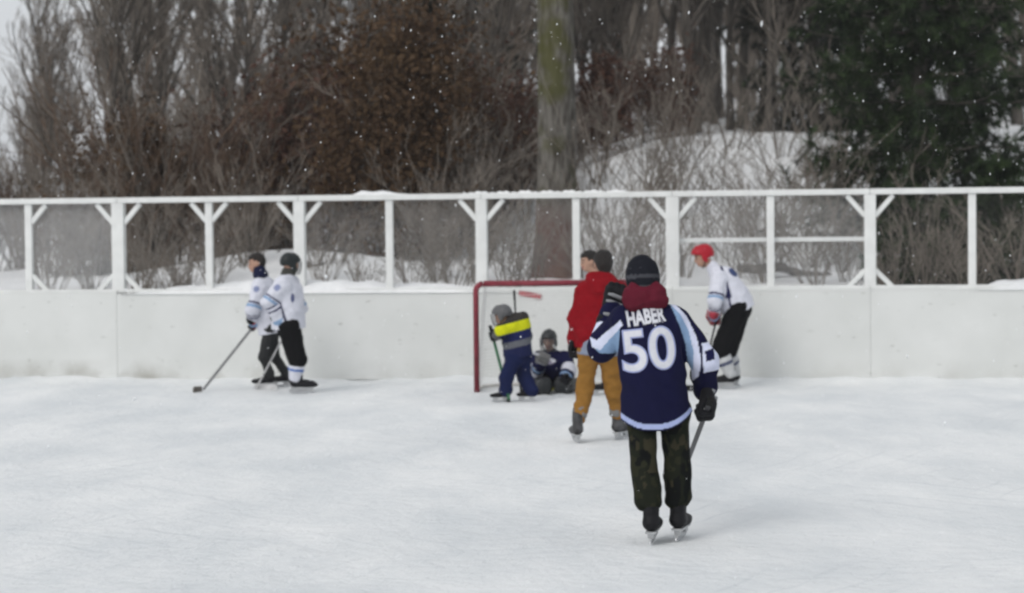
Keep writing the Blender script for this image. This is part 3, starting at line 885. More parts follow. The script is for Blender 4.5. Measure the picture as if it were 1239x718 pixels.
def hem_val(p):
    """height relative to the curved hem (positive below it)"""
    gx = (p[..., 0] - G0[0]); x0 = gx + .03
    return -(p[..., 2] - (end[2] - .005)) + 2.1 * np.maximum(x0 - .02, 0) ** 2 + 2.6 * np.maximum(-x0 - .05, 0) ** 2 - .012
def post50(F, p):
    arm = np.minimum(prim_eval(pr[-1], p)[0], prim_eval(pr[-2], p)[0])
    return np.where(arm < .015, F, np.maximum(F, hem_val(p)))
def folds50(p):
    q = p - root
    a = .018 * vnoise(q * np.array([8, 8, 3.0]), 3) + .012 * vnoise((q + .35 * q[..., [2, 0, 1]]) * np.array([13, 13, 8.]), 8)
    return a + .004 * np.sin((q[..., 2] + .5 * q[..., 0]) * 55) * np.clip(1 - np.abs(q[..., 2] - 1.0) / .25, 0, 1)
jer, JV = soft('jersey', pr, 0.0068, 0.045, post=post50, dye=dye50, m=M_knit, parent=p50, origin=root, folds=folds50, relax=3)
# camouflage trousers, slack over the skates
lp = leg_prims(J, S, (.092, .080), (.080, .07), .105)
lp = [q for q in lp if not q['tag'].startswith('sh')] + [cap(J['kn' + q], J['an' + q] + .30 * (J['kn' + q] - J['an' + q]), .080, .074, None, 'sh' + q) for q in 'LR']
for q in 'LR':
    a = J['an' + q]; d = unit(a - J['kn' + q]); lp.append(cap(a - d * .20, a - d * .10, .082, .088, None, 'cuff'))
cam_ = [np.array((.013, .015, .010)), np.array((.023, .024, .014)), np.array((.006, .007, .007)), np.array((.036, .033, .020))]
def dye_camo(V, tg, T):
    q = (V - root); n = fbm(q * np.array([13, 13, 10.]), 61, 3); n2 = fbm(q * np.array([15, 15, 11.]) + 5, 67, 3)
    C = np.tile(cam_[0], (len(V), 1)); C[n > .12] = cam_[1]; C[n2 > .15] = cam_[2]; C[(n < -.28)] = cam_[3]
    return C
def folds_tr(p):
    q = p - root; low = np.clip(1 - (q[..., 2] - .18) / .35, 0.15, 1)
    return low * (.017 * vnoise(q * np.array([9, 9, 17.]), 13) + .006 * vnoise(q * np.array([18, 18, 30.]), 15)) + .006 * vnoise(q * np.array([14, 14, 5.]), 18)
soft('trousers', lp, 0.0085, 0.03, dye=dye_camo, m=M_cloth, parent=p50, origin=root, folds=folds_tr)
# maroon hood bunched round the neck
nk = J['neck'] + (0, 0, .036); hd = J['head']
hp = [cap(nk + (-.068, -.05, .0), nk + (.072, -.05, .0), .068, .068, (np.array((0, 1., 0)), .8)), cap(nk + (-.06, -.06, .02), nk + (.06, -.06, .025), .07, .07),
      cap(nk + (-.06, -.045, .06), nk + (.05, -.045, .065), .052, .052), cap(nk + (-.08, .04, .02), nk + (-.05, .1, .0), .05, .045), cap(nk + (.08, .04, .02), nk + (.05, .1, .0), .05, .045),
      cap(nk + (-.078, -.02, .01), nk + (-.08, .04, .02), .055, .05), cap(nk + (.078, -.02, .01), nk + (.08, .04, .02), .055, .05)]
soft('hood', hp, 0.008, 0.03, dye=solid((.105, .012, .024)), m=M_cloth, parent=p50, origin=root, folds=fold_noise(.010, 16, 5, (1, 1, 1.8)))
# knit beanie
W = lambda v: hd + R @ np.asarray(v, float)
bp2 = [cap(W((-.02, 0, .045)), W((.0, 0, .05)), .108, .106, (R[:, 1], .92), 'crown'), cap(W((-.025, 0, -.01)), W((.0, 0, .015)), .112, .108, (R[:, 1], .92), 'brim')]
def post_b(F, p):
    L_ = (p - hd) @ R; return np.maximum(F, -.055 + .35 * L_[..., 0] - L_[..., 2])
def dye_b(V, tg, T):
    L_ = (V - hd) @ R; n = fbm(V * 60, 9, 2); C = np.tile(np.array((.012, .013, .018)), (len(V), 1))
    band = (np.sin(L_[:, 2] * 95 + 3 * L_[:, 1]) + .7 * n > .35) & (L_[:, 2] < .07); C[band] = (.055, .057, .066); return C
soft('beanie', bp2, 0.0075, 0.015, post=post_b, dye=dye_b, m=M_cloth, parent=p50, origin=root, folds=fold_noise(.005, 34, 12))
# gloves and stick
heel = ground(817, 598)
grR = glove(p50, root, J['wrR'], J['elR'], unit(J['wrR'] - heel), False, 1.42, M_glove_black, M_white_pad, back=(.5, -1, 0))
top_ = grR + unit(grR - heel) * .32
stick('hockey_stick', grR, heel, (.08, 1, 0), top_, 'dark hockey stick held low in the right glove of person numbered 50', mat('dark_shaft', (.05, .05, .055), .5), M_tape)
glove(p50, root, J['wrL'], J['elL'], (.85, .15, -.35), True, 1.32, M_glove_black, M_white_pad, back=(-.5, -1, .2))

# lettering on the jersey
def lettering(name, text, px, py, wpx, hpx, rot, m, offset=0.0, lift=.004):
    cu = bpy.data.curves.new(name, 'FONT'); cu.body = text; cu.size = 1.0; cu.align_x = 'CENTER'; cu.align_y = 'CENTER'; cu.resolution_u = 8
    to = bpy.data.objects.new(name, cu); COL.objects.link(to); bpy.context.view_layer.update()
    v = np.array([c[:2] for c in to.bound_box]); w0, h0 = v[:, 0].max() - v[:, 0].min(), v[:, 1].max() - v[:, 1].min(); cx, cy = (v[:, 0].max() + v[:, 0].min()) / 2, (v[:, 1].max() + v[:, 1].min()) / 2
    sxm, sym = wpx / GS / w0, hpx / GS / h0
    cu.offset = offset / ((sxm + sym) / 2)
    bpy.context.view_layer.update()
    dg = bpy.context.evaluated_depsgraph_get(); me = bpy.data.meshes.new_from_object(to.evaluated_get(dg))
    bpy.data.objects.remove(to)
    bm = bmesh.new(); bm.from_mesh(me); bmesh.ops.triangulate(bm, faces=bm.faces)
    for vv in bm.verts: vv.co.x = (vv.co.x - cx) * sxm; vv.co.y = (vv.co.y - cy) * sym
    for _ in range(4):
        ed = [e for e in bm.edges if e.calc_length() > .014]
        if not ed: break
        bmesh.ops.subdivide_edges(bm, edges=ed, cuts=1); bmesh.ops.triangulate(bm, faces=bm.faces)
    ca, sa = math.cos(rot), math.sin(rot); c0 = P(px, py, Y); jv = JV
    bvh = BVHTree.FromPolygons([tuple(x) for x in jv], [tuple(pp.vertices) for pp in jer.data.polygons])
    for vv in bm.verts:
        x, z = vv.co.x, vv.co.y; wx, wz = c0[0] + ca * x - sa * z, c0[2] + sa * x + ca * z
        hit, nor, _, _ = bvh.ray_cast(Vector((wx, Y - 1.0, wz)), Vector((0, 1, 0)))
        yy = hit.y if hit else Y - .14
        vv.co = Vector((wx - root[0], yy - lift - root[1], wz - root[2]))
    bm.normal_update(); bm.to_mesh(me); bm.free()
    for pp in me.polygons: pp.use_smooth = True
    me.materials.clear()
    o = link(name, me, m, jer); return o
jer.parent = p50
M_num = mat('white_twill', (.60, .61, .66), .8, .04, 40); M_trim = mat('pale_blue_trim', (.30, .34, .58), .8, .06, 40)
lettering('number_outline', '50', 783, 421, 61, 48, .10, M_trim, .0125, .004)
lettering('number', '50', 783, 421, 61, 48, .10, M_num, .0035, .007)
lettering('name_outline', 'HABER', 780, 382, 45, 16.5, .14, mat('grey_trim', (.16, .16, .2), .8), .0085, .006)
lettering('name', 'HABER', 780, 382, 45, 16.5, .14, M_num, .0035, .009)

# ============ red jacket, mustard trousers
Y = float(ground(700, 535)[1]); root = ground(722, 533)
pr_ = empty('person', root, 'person in red jacket and mustard trousers standing on skates before the goal', 'person', 'skaters on the rink')
S = 1.0
J = joints(dict(head=(729.5, 321, .04), neck=(727, 343, 0), shL=(707, 354, .0), shR=(748, 354, .0), elL=(699, 387, .02), wrL=(695, 411, .1),
                elR=(757, 386, .05), wrR=(752, 410, .22), hipL=(713, 424, 0), hipR=(735, 424, 0), knL=(708, 474, .05), knR=(742, 472, .05)), Y)
a1 = skate(pr_, root, 697, 536, Y, 100, 1.02, M_grey_leather); a2 = skate(pr_, root, 752, 527, Y + .2, 60, 1.02, M_grey_leather)
J['anL'] = ankle_of(a1, 100, 1.02); J['anR'] = ankle_of(a2, 60, 1.02)
R = head_frame((-.25, 1, -.1), (0, 0, 1)); body(pr_, root, J, R, S)
pr, end, ax, ff = torso_prims(J, (0, 1, 0), S, .165, .165, .165, .8, hemdrop=-.045, shr=.09, sl=(.09, .085, .08, .07))
nk = J['neck']
pr += [cap(nk + (-.07, -.07, .0), nk + (.07, -.07, .0), .075, .075, None, 'hood'), cap(nk + (-.06, -.05, .05), nk + (.06, -.05, .05), .06, .06, None, 'hood'), cap(nk + (0, -.1, -.08), nk + (0, -.1, -.1), .09, .07, None, 'hood')]
def hemcut(end_, ax_, pr__, narm=4):
    def post(F, p):
        arm = np.min([prim_eval(q, p)[0] for q in pr__ if q['tag'][:2] in ('lo', 'up')], axis=0)
        return np.where(arm < .012, F, np.maximum(F, (p - end_) @ ax_))
    return post
soft('jacket', pr, 0.010, 0.05, post=hemcut(end + ax * .03, ax, pr), dye=solid((.205, .006, .011)), m=M_cloth, parent=pr_, origin=root, folds=fold_noise(.015, 9, 17, (1, 1, 1.6)))
shm = (J['hipL'] + J['hipR']) / 2
soft('shirt', [cap(shm - ax * .06, shm + ax * .02, .178, .19, (ff, .9), 'hem')], 0.01, 0.02, post=lambda F, p: np.maximum(F, (p - (shm + ax * .045)) @ ax), dye=solid((.20, .23, .30)), m=M_cloth, parent=pr_, origin=root, folds=fold_noise(.006, 14, 19))
lq = [q for q in leg_prims(J, S, (.098, .076), (.072, .058), .115) if not q['tag'].startswith('sh')] + [cap(J['kn' + q], J['an' + q] + .22 * (J['kn' + q] - J['an' + q]), .074, .062, None, 'sh' + q) for q in 'LR']
soft('trousers', lq, 0.010, 0.03, dye=solid((.25, .125, .030)), m=M_cloth, parent=pr_, origin=root, folds=fold_noise(.013, 11, 21, (1, 1, 1.6)))
for q in 'LR':
    a = J['an' + q]; d = unit(a - J['kn' + q])
    soft('sock', [cap(a - d * .13, a - d * .09, .064, .066)], 0.01, 0.02, dye=solid((.19, .19, .19)), m=M_cloth, parent=pr_, origin=root, folds=fold_noise(.008, 30, 23))
hair(pr_, root, J['head'], R, S, (.014, .011, .010), -.055, 3)
glove(pr_, root, J['wrL'], J['elL'], (.1, 1, -.3), True, 1.15, M_glove_black, M_white_pad, back=(-1, -.5, 0))
gr_ = glove(pr_, root, J['wrR'], J['elR'], (.2, .6, -.5), False, 1.15, M_glove_black, M_white_pad, back=(1, -.5, 0))

# ============ dark haired skater beyond the red jacket
Y = float(ground(729, 479)[1]); root = ground(731, 479)
ph = empty('person', root, 'dark haired skater mostly hidden behind the red jacket, facing left', 'person', 'skaters on the rink')
J = joints(dict(head=(712.5, 317, 0), neck=(721, 334, .02), shL=(722, 346, -.14), shR=(728, 346, .18), elL=(726, 372, -.2), wrL=(716, 390, -.15),
                elR=(730, 372, .22), wrR=(718, 391, .1), hipL=(739, 394, -.09), hipR=(741, 394, .1), knL=(733, 432, -.08), knR=(743, 432, .1)), Y)
a1 = skate(ph, root, 729, 479, Y - .02, 180, .95); a2 = skate(ph, root, 750, 476, Y + .2, 170, .95)
J['anL'] = ankle_of(a1, 180, .95); J['anR'] = ankle_of(a2, 170, .95)
R = head_frame((-1, -.25, -.12), (-.05, 0, 1)); body(ph, root, J, R, .96)
pr, end, ax, ff = torso_prims(J, (-1, 0, 0), .96)
soft('jersey', pr, .012, .045, post=hemcut(end, ax, pr), dye=solid(NAVY * 1.3), m=M_knit, parent=ph, origin=root, folds=fold_noise(.008, 10, 27))
soft('trousers', leg_prims(J, .96, (.095, .075), (.068, .058), .115), .012, .03, dye=solid((.015, .016, .018)), m=M_cloth, parent=ph, origin=root, folds=fold_noise(.007, 12, 29))
hair(ph, root, J['head'], R, .96, (.012, .010, .009), -.06, 5)
for q in 'LR': glove(ph, root, J['wr' + q], J['el' + q], (.2, 0, 1), False, 1.1, M_glove_black, back=(0, -1, .3))

# ============ left pair: bareheaded player in front of the boards, with the stick
def jersey_white(J, root, seed, patch=(), stripe=True):
    def dye(V, tg, T):
        C = np.tile(WHITE, (len(V), 1))
        for q in 'LR':
            C[(tg == 'up' + q) & (T > .72) & (T < .80)] = NAVY * 2; C[(tg == 'up' + q) & (T > .84) & (T < .97)] = SKY
            C[(tg == 'lo' + q) & (T > .16) & (T < .24)] = NAVY * 2; C[(tg == 'lo' + q) & (T > .36) & (T < .46)] = NAVY * 2; C[(tg == 'lo' + q) & (T > .88)] = SKY
        for (c, r, col) in patch:
            d = np.linalg.norm(V - c, axis=1); C[d < r] = col
        return C
    return dye
Y = float(ground(320, 470)[1]); root = ground(322, 470)
pa = empty('person', root, 'bareheaded player in white jersey and dark trousers facing left by the boards', 'person', 'skaters on the rink')
S = .95
J = joints(dict(head=(310, 319, 0), neck=(316, 333, 0), shL=(313, 346, -.17), shR=(323, 343, .17), elL=(306, 374, -.24), wrL=(306, 390, -.10),
                elR=(314, 372, .22), wrR=(308, 386, .08), hipL=(327, 398, -.09), hipR=(329, 398, .1), knL=(319, 432, -.10), knR=(332, 432, .12)), Y)
a1 = skate(pa, root, 320, 470, Y - .06, 188, .92); a2 = skate(pa, root, 340, 467, Y + .2, 178, .92)
J['anL'] = ankle_of(a1, 188, .92); J['anR'] = ankle_of(a2, 178, .92)
R = head_frame((-1, -.15, -.1), (-.05, 0, 1)); body(pa, root, J, R, S)
pr, end, ax, ff = torso_prims(J, (-1, 0, 0), S, .16, .165, .18, .82, hemdrop=.06, shr=.085, sl=(.09, .085, .08, .07))
c1 = P(310, 350, Y - .27); c2 = P(306, 371, Y - .32)
soft('jersey', pr, .0095, .045, post=hemcut(end, ax, pr), dye=jersey_white(J, root, 1, ((c1, .04, np.array((.24, .27, .42))),)), m=M_knit, parent=pa, origin=root, folds=fold_noise(.016, 9, 31))
soft('collar', [cap(J['neck'] + (0, -.06, .0), J['neck'] + (0, .06, .0), .075, .075), cap(J['neck'] + (-.01, 0, 0), J['head'] * .45 + J['neck'] * .55, .092, .078)], .01, .03, dye=solid((.012, .014, .04)), m=M_cloth, parent=pa, origin=root, folds=fold_noise(.006, 25, 33))
soft('trousers', leg_prims(J, S, (.088, .07), (.066, .06), .112), .010, .03, dye=solid((.030, .031, .032)), m=M_cloth, parent=pa, origin=root, folds=fold_noise(.009, 14, 35))
hair(pa, root, J['head'], R, S, (.016, .012, .010), -.05, 7)
heel = ground(244, 474)
hp_ = J['wrL'] + unit(J['wrL'] - J['elL']) * .09
sdir = unit(hp_ - heel)
g1 = glove(pa, root, J['wrL'], J['elL'], sdir, True, 1.12, M_glove_black, M_glove_red, back=(-.3, -1, .2))
sdir = unit(g1 - heel)
glove(pa, root, J['wrR'], J['elR'], sdir, False, 1.12, M_glove_black, M_glove_red, back=(0, 1, .3))
stick('hockey_stick', g1, heel, (-.35, -1, 0), g1 + sdir * .36, 'grey hockey stick reaching left to the ice from the bareheaded player', mat('grey_shaft', (.17, .17, .175), .5), mat('dark_blade', (.13, .115, .10), .7), blade_len=.17)

# ============ left pair: helmeted player in front
Y = float(ground(360, 476)[1]); root = ground(358, 476)
pb = empty('person', root, 'helmeted player in white jersey, black hockey pants and blue striped sock', 'person', 'skaters on the rink')
S = .98
J = joints(dict(head=(351.5, 320.5, 0), neck=(348, 334, 0), shR=(341, 344, -.19), shL=(352, 343, .17), elR=(326, 366, -.22), wrR=(339, 388, -.16),
                elL=(362, 372, .24), wrL=(352, 390, .14), hipR=(349, 395, -.10), hipL=(350, 395, .1), knR=(360, 436, -.09), knL=(359, 434, .2)), Y)
a1 = skate(pb, root, 366, 477, Y - .08, 0, 1.05); a2 = skate(pb, root, 364, 472, Y + .26, 8, 1.0)
J['anR'] = ankle_of(a1, 0, 1.05); J['anL'] = ankle_of(a2, 8, 1.0)
R = head_frame((.8, .62, -.12), (.05, 0, 1)); body(pb, root, J, R, S)
helmet(pb, root, J['head'], R, S, (.014, .018, .019), True)
soft('neck_warmer', [cap(J['neck'] + (0, 0, .02), J['head'] * .62 + J['neck'] * .38 + R[:, 0] * .02, .082, .078)], .01, .02, dye=solid((.055, .055, .05)), m=M_cloth, parent=pb, origin=root, folds=fold_noise(.006, 25, 34))
pr, end, ax, ff = torso_prims(J, (1, .4, 0), S, .18, .185, .195, .9, hemdrop=.03, shr=.09, sl=(.098, .092, .085, .07))
c1 = P(335, 348, Y - .29); c2 = P(354, 361, Y - .2); sl1 = [P(337, 365, Y - .2), P(348, 394, Y - .2)]
W0 = jersey_white(J, root, 2, ((c1, .042, np.array((.24, .27, .42))),))
def dyeB(V, tg, T):
    C = W0(V, tg, T); t = np.clip(((V - sl1[0]) @ (sl1[1] - sl1[0])) / ((sl1[1] - sl1[0]) @ (sl1[1] - sl1[0])), 0, 1)
    d = (V - sl1[0]) - t[:, None] * (sl1[1] - sl1[0]); d[:, 1] = 0
    C[(np.linalg.norm(d, axis=1) < .028 - .018 * t) & (tg == 'torso') & (V[:, 1] < Y)] = NAVY * 1.6
    d2 = V - c2; d2[:, 1] = 0; e = np.hypot(d2[:, 0] / .022, d2[:, 2] / .055) < 1; C[e & (tg == 'torso') & (V[:, 1] < Y)] = np.array((.09, .10, .2))
    return C
soft('jersey', pr, .0095, .045, post=hemcut(end, ax, pr), dye=dyeB, m=M_knit, parent=pb, origin=root, folds=fold_noise(.017, 8, 37))
def hockey_pants(parent, root, J, s, seed, cut=.04):
    pr = leg_prims(J, s, (.135, .118), (.06, .055), .145)
    pr = [q for q in pr if not q['tag'].startswith('sh')]
    o, _ = soft('hockey_pants', pr, .010, .03, dye=solid(BLACK * .9), m=M_cloth, parent=parent, origin=root, folds=fold_noise(.008, 12, seed))
def socks(parent, root, J, s, c0, c1, w=1.0):
    for q in 'LR':
        k, a = J['kn' + q], J['an' + q]; d = a - k
        def dye(V, tg, T, k=k, d=d):
            t = ((V - k) @ d) / (d @ d); C = np.tile(np.asarray(c0), (len(V), 1)); C[(t > .46) & (t < .60)] = c1; C[(t > .20) & (t < .26)] = c1; return C
        soft('sock', [cap(k, k + d * .45, .088 * s * w, .090 * s * w), cap(k + d * .45, a, .090 * s * w, .068 * s * w)], .010, .02, dye=dye, m=M_knit, parent=parent, origin=root, folds=fold_noise(.004, 20, 41))
hockey_pants(pb, root, J, S, 39)
socks(pb, root, J, S, WHITE, (.08, .16, .42))
heel = ground(309, 471.5)
hp_ = J['wrR'] + unit(J['wrR'] - J['elR']) * .09
g1 = glove(pb, root, J['wrR'], J['elR'], unit(hp_ - heel), False, 1.15, M_glove_black, M_white_pad, back=(0, -1, .3))
sdir = unit(g1 - heel)
glove(pb, root, J['wrL'], J['elL'], sdir, True, 1.15, M_glove_black, M_white_pad, back=(1, 0, .3))
stick('hockey_stick', g1, heel, (1, -.3, 0), g1 + sdir * .10, 'pale hockey stick trailing between the two players in white', mat('pale_shaft', (.45, .45, .45), .5), mat('white_blade', (.5, .5, .5), .7))

# ============ right player, red helmet, bent forward
Y = float(ground(878, 470)[1]); root = ground(878, 470)
pc = empty('person', root, 'player in red helmet and white jersey bent forward by the right boards', 'person', 'skaters on the rink')
S = 1.0
J = joints(dict(head=(850.5, 311, 0), neck=(861, 322, 0), shL=(870, 336, -.18), shR=(876, 333, .18), elL=(866, 364, -.26), wrL=(864, 382, -.12),
                elR=(868, 364, .24), wrR=(861, 384, .1), hipL=(893, 374, -.1), hipR=(895, 374, .1), knL=(872, 424, -.09), knR=(881, 424, .14)), Y)
a1 = skate(pc, root, 876, 471, Y - .06, 172, 1.02); a2 = skate(pc, root, 882, 467, Y + .24, 186, 1.0)
J['anL'] = ankle_of(a1, 172, 1.02); J['anR'] = ankle_of(a2, 186, 1.0)
R = head_frame((-1, -.1, -.25), (-.15, 0, 1)); body(pc, root, J, R, S)
helmet(pc, root, J['head'], R, S * 1.02, (.36, .010, .022), False)
pr, end, ax, ff = torso_prims(J, (-1, 0, 0), S, .185, .185, .195, .88, hemdrop=.04, shr=.09, sl=(.098, .09, .082, .07))
c1 = P(860, 332, Y - .28)
W1 = jersey_white(J, root, 4, ((c1, .035, np.array((.12, .15, .28))),))
ln = [P(873, 318, Y - .2), P(884, 372, Y - .2)]
def dyeC(V, tg, T):
    C = W1(V, tg, T); t = np.clip(((V - ln[0]) @ (ln[1] - ln[0])) / ((ln[1] - ln[0]) @ (ln[1] - ln[0])), 0, 1)
    d = (V - ln[0]) - t[:, None] * (ln[1] - ln[0]); d[:, 1] = 0
    C[(np.linalg.norm(d, axis=1) < .012 + .028 * t * (t < .8)) & np.isin(tg, ['torso', 'yoke']) & (V[:, 1] < Y)] = NAVY * 2
    b = P(888, 330, Y - .2); d2 = V - b; d2[:, 1] = 0; C[(np.hypot(d2[:, 0] + .5 * d2[:, 2], d2[:, 2]) < .05) & (V[:, 1] < Y) & (tg == 'torso')] = np.array((.05, .07, .16))
    return C
soft('jersey', pr, .0095, .045, post=hemcut(end, ax, pr), dye=dyeC, m=M_knit, parent=pc, origin=root, folds=fold_noise(.017, 8, 43))
hockey_pants(pc, root, J, S, 45); socks(pc, root, J, S, (.50, .51, .52), (.09, .10, .16))
heel = ground(846, 473)
hp_ = J['wrL'] + unit(J['wrL'] - J['elL']) * .09
g1 = glove(pc, root, J['wrL'], J['elL'], unit(hp_ - heel), True, 1.2, M_glove_red, M_white_pad, back=(-.4, -1, .2))
sdir = unit(g1 - heel)
glove(pc, root, J['wrR'], J['elR'], sdir, False, 1.2, M_glove_red, back=(0, 1, .3))
stick('hockey_stick', g1, heel, (-1, -.2, 0), g1 + sdir * .4, 'hockey stick in the red gloves of the red helmeted player', mat('black_shaft', (.03, .03, .03), .5), M_tape)

# ============ child in the yellow banded jacket
Y = float(ground(622, 486)[1]); root = ground(620, 486)
pk = empty('person', root, 'child in yellow banded jacket and navy snow trousers standing in the goal mouth', 'person', 'skaters on the rink')
S = .80
J = joints(dict(head=(607.5, 382.5, .05), neck=(616, 390, .04), shL=(617, 396, -.13), shR=(633, 393, .10), elL=(607, 400, -.2), wrL=(602, 406, -.14),
                elR=(636, 407, .18), wrR=(622, 414, .2), hipL=(622, 433, -.07), hipR=(631, 433, .06), knL=(613, 456, -.07), knR=(634, 455, .08)), Y)
a1 = skate(pk, root, 606, 486, Y - .05, 190, .72); a2 = skate(pk, root, 638, 485, Y + .02, 165, .72)
J['anL'] = ankle_of(a1, 190, .72); J['anR'] = ankle_of(a2, 165, .72)
R = head_frame((-1, .35, -.2), (-.12, 0, 1)); body(pk, root, J, R, .82)
helmet(pk, root, J['head'], R, .88, (.10, .10, .105), True)
pr, end, ax, ff = torso_prims(J, (-1, .3, 0), S, .17, .175, .185, .88, hemdrop=-.02, shr=.1, sl=(.1, .09, .085, .075))
pr.append(cap(J['neck'] + (.05, 0, .03), J['neck'] + (.14, 0, .03), .08, .09, None, 'yoke'))
def dyeK(V, tg, T):
    gy = -(V[:, 2] - P(625, 390, Y)[2]) * (FPX / Y) + 391.5 + .22 * (V[:, 0] - P(625, 390, Y)[0]) * (FPX / Y)
    C = np.tile(np.array((.035, .032, .030)), (len(V), 1))
    C[gy > 390] = (.56, .58, .012); C[gy > 402] = (.014, .018, .075); C[gy > 413] = (.12, .125, .14); C[gy > 421] = (.014, .018, .06)
    lo = np.char.startswith(tg.astype(str), 'lo'); C[lo] = (.10, .10, .105); return C
soft('jacket', pr, .0085, .045, post=hemcut(end, ax, pr), dye=dyeK, m=M_cloth, parent=pk, origin=root, folds=fold_noise(.009, 13, 47))
soft('snow_trousers', leg_prims(J, S, (.115, .1), (.1, .098), .135), .009, .03, dye=solid((.010, .015, .055)), m=M_cloth, parent=pk, origin=root, folds=fold_noise(.010, 15, 49))
heel = ground(617, 487)
hp_ = J['wrL'] + unit(J['wrL'] - J['elL']) * .07
g1 = glove(pk, root, J['wrL'], J['elL'], unit(hp_ - heel), True, .95, M_glove_black, back=(-.5, -1, 0))
glove(pk, root, J['wrR'], J['elR'], unit(hp_ - heel), False, .95, M_glove_black, back=(1, 0, 0))
sdir = unit(g1 - heel)
stick('hockey_stick', g1, heel, (-.45, .9, 0), g1 + sdir * .12, 'short green hockey stick held by the child in the yellow banded jacket', mat('green_shaft', (.03, .13, .06), .5), M_tape, blade_len=.22)
# dark stick leaning on the boards behind the child
b0 = P(630, 455, Y + .9); b0[2] = 0; t0 = P(622, 352, Y + 1.1)
stick('hockey_stick', t0, b0, (1, 0, 0), t0, 'dark stick upright behind the child, its end above the helmet', M_tape, M_tape)

# ============ goalkeeper down on the knees
Y = float(ground(666, 474)[1]) - .05; root = P(668, 474, Y); root[2] = 0
pg = empty('person', root, 'goalkeeper in navy jersey and dark mask crouched low in the goal', 'person', 'skaters on the rink')
S = .86
J = joints(dict(head=(664, 413, -.05), neck=(666, 426, 0), shR=(652, 434, 0), shL=(684, 434, 0), elR=(649, 449, -.12), wrR=(654, 440, -.30),
                elL=(688, 449, -.18), wrL=(682, 462, -.32), hipR=(660, 458, .12), hipL=(676, 458, .12), knR=(655, 468, -.28), knL=(682, 468, -.28), anR=(641, 470, .05), anL=(696, 470, .05)), Y)
R = head_frame((-.2, -1, -.15), (0, 0, 1)); body(pg, root, J, R, S)
helmet(pg, root, J['head'], R, S * 1.12, (.035, .038, .040), True)
pr, end, ax, ff = torso_prims(J, (0, -1, 0), S, .17, .18, .185, .85, hemdrop=.04, shr=.09, sl=(.1, .098, .095, .085))
def dyeG(V, tg, T):
    C = np.tile(NAVY * 1.3, (len(V), 1))
    for q in 'LR':
        C[(tg == 'up' + q) & (T > .75)] = WHITE; C[(tg == 'lo' + q) & (T < .28)] = WHITE; C[(tg == 'lo' + q) & (T > .5) & (T < .68)] = SKY
    b = P(666, 438, Y - .2); C[(np.hypot(V[:, 0] - b[0], (V[:, 2] - b[2]) * 1.6) < .06) & (V[:, 1] < Y - .08)] = (.30, .28, .36)
    return C
soft('jersey', pr, .0095, .04, post=hemcut(end, ax, pr), dye=dyeG, m=M_knit, parent=pg, origin=root, folds=fold_noise(.010, 13, 51))
soft('trousers', leg_prims(J, S, (.12, .1), (.08, .07), .14), .011, .03, dye=solid(BLACK), m=M_cloth, parent=pg, origin=root, folds=fold_noise(.008, 12, 53))
for q in 'LR':
    k, a = J['kn' + q], J['an' + q]; d = unit(a - k); k2 = k - d * .10 + (0, -.09, 0); a2_ = a + d * .10 + (0, -.10, 0)
    k2[2] = .09; a2_[2] = .085
    soft('leg_pad', [cap(k2, a2_, .09, .085, (np.array((0, 1., 0)), .8)), cap(k2 + (0, 0, .03), k2 + (0, .05, .05), .08, .07)], .01, .03, dye=solid((.030, .032, .034)), m=M_shell, parent=pg, origin=root, folds=lambda p: .004 * np.sin(p[..., 0] * 70))
h2 = P(662, 436, Y - .36); t2 = P(616, 418.5, Y - .42)
g1 = glove(pg, root, J['wrR'], J['elR'], unit(t2 - h2), False, 1.2, mat('grey_blocker', (.13, .13, .13), .6), M_white_pad, back=(.2, -1, 0))
ws = empty('hockey_stick', g1, 'white hockey stick the goalkeeper holds up towards the child', 'hockey stick')
dd = unit(t2 - h2)
MB().bar(-dd * .14, dd * .22, .030, .022, (0, 0, 1)).build('shaft', mat('white_shaft', (.55, .56, .60), .5), ws, bevel=.005)
MB().bar(dd * .222, t2 - g1, .062, .02, (0, 0, 1)).build('blade', mat('white_tape', (.52, .53, .57), .7), ws, bevel=.005)
g2 = glove(pg, root, J['wrL'], J['elL'], (.5, -.1, .6), True, 1.45, M_glove_black, M_white_pad, back=(.5, -.6, .2))
heel = ground(656, 478); sdir = unit(g2 - heel)
stick('goalkeeper_stick', g2, heel, (-1, -.1, 0), g2 + sdir * .12, 'yellow stick slanting down from the goalkeeper\'s left glove', mat('yellow_shaft', (.36, .34, .05), .5), mat('yellow_paddle', (.34, .33, .10), .6), blade_len=.16)

# ------------------------------------------------------------------ the wood behind the fence
def tubes(PT, RD, n):
    """PT (N,K,3), RD (N,K): N tubes with n sides -> verts, quads"""
    N, K, _ = PT.shape
    T = np.gradient(PT, axis=1); T /= np.linalg.norm(T, axis=2, keepdims=True) + 1e-9
    ref = np.where(np.abs(T[:, :1, 2:3]) < .8, np.array([0, 0, 1.0]), np.array([1.0, 0, 0]))
    X = ref - T * (T * ref).sum(-1, keepdims=True); X /= np.linalg.norm(X, axis=2, keepdims=True) + 1e-9
    Yv = np.cross(T, X)
    a = np.arange(n) * 2 * np.pi / n
    V = PT[:, :, None] + RD[:, :, None, None] * (X[:, :, None] * np.cos(a)[None, None, :, None] + Yv[:, :, None] * np.sin(a)[None, None, :, None])
    idx = np.arange(N * K * n).reshape(N, K, n); nx_ = np.roll(idx, -1, axis=2)
    Q = np.stack([idx[:, :-1], nx_[:, :-1], nx_[:, 1:], idx[:, 1:]], -1).reshape(-1, 4)
    return V.reshape(-1, 3), Q
def join(parts):
    V = []; Q = []; b = 0
    for v, q in parts: V.append(v); Q.append(q + b); b += len(v)
    return np.concatenate(V), np.concatenate(Q)
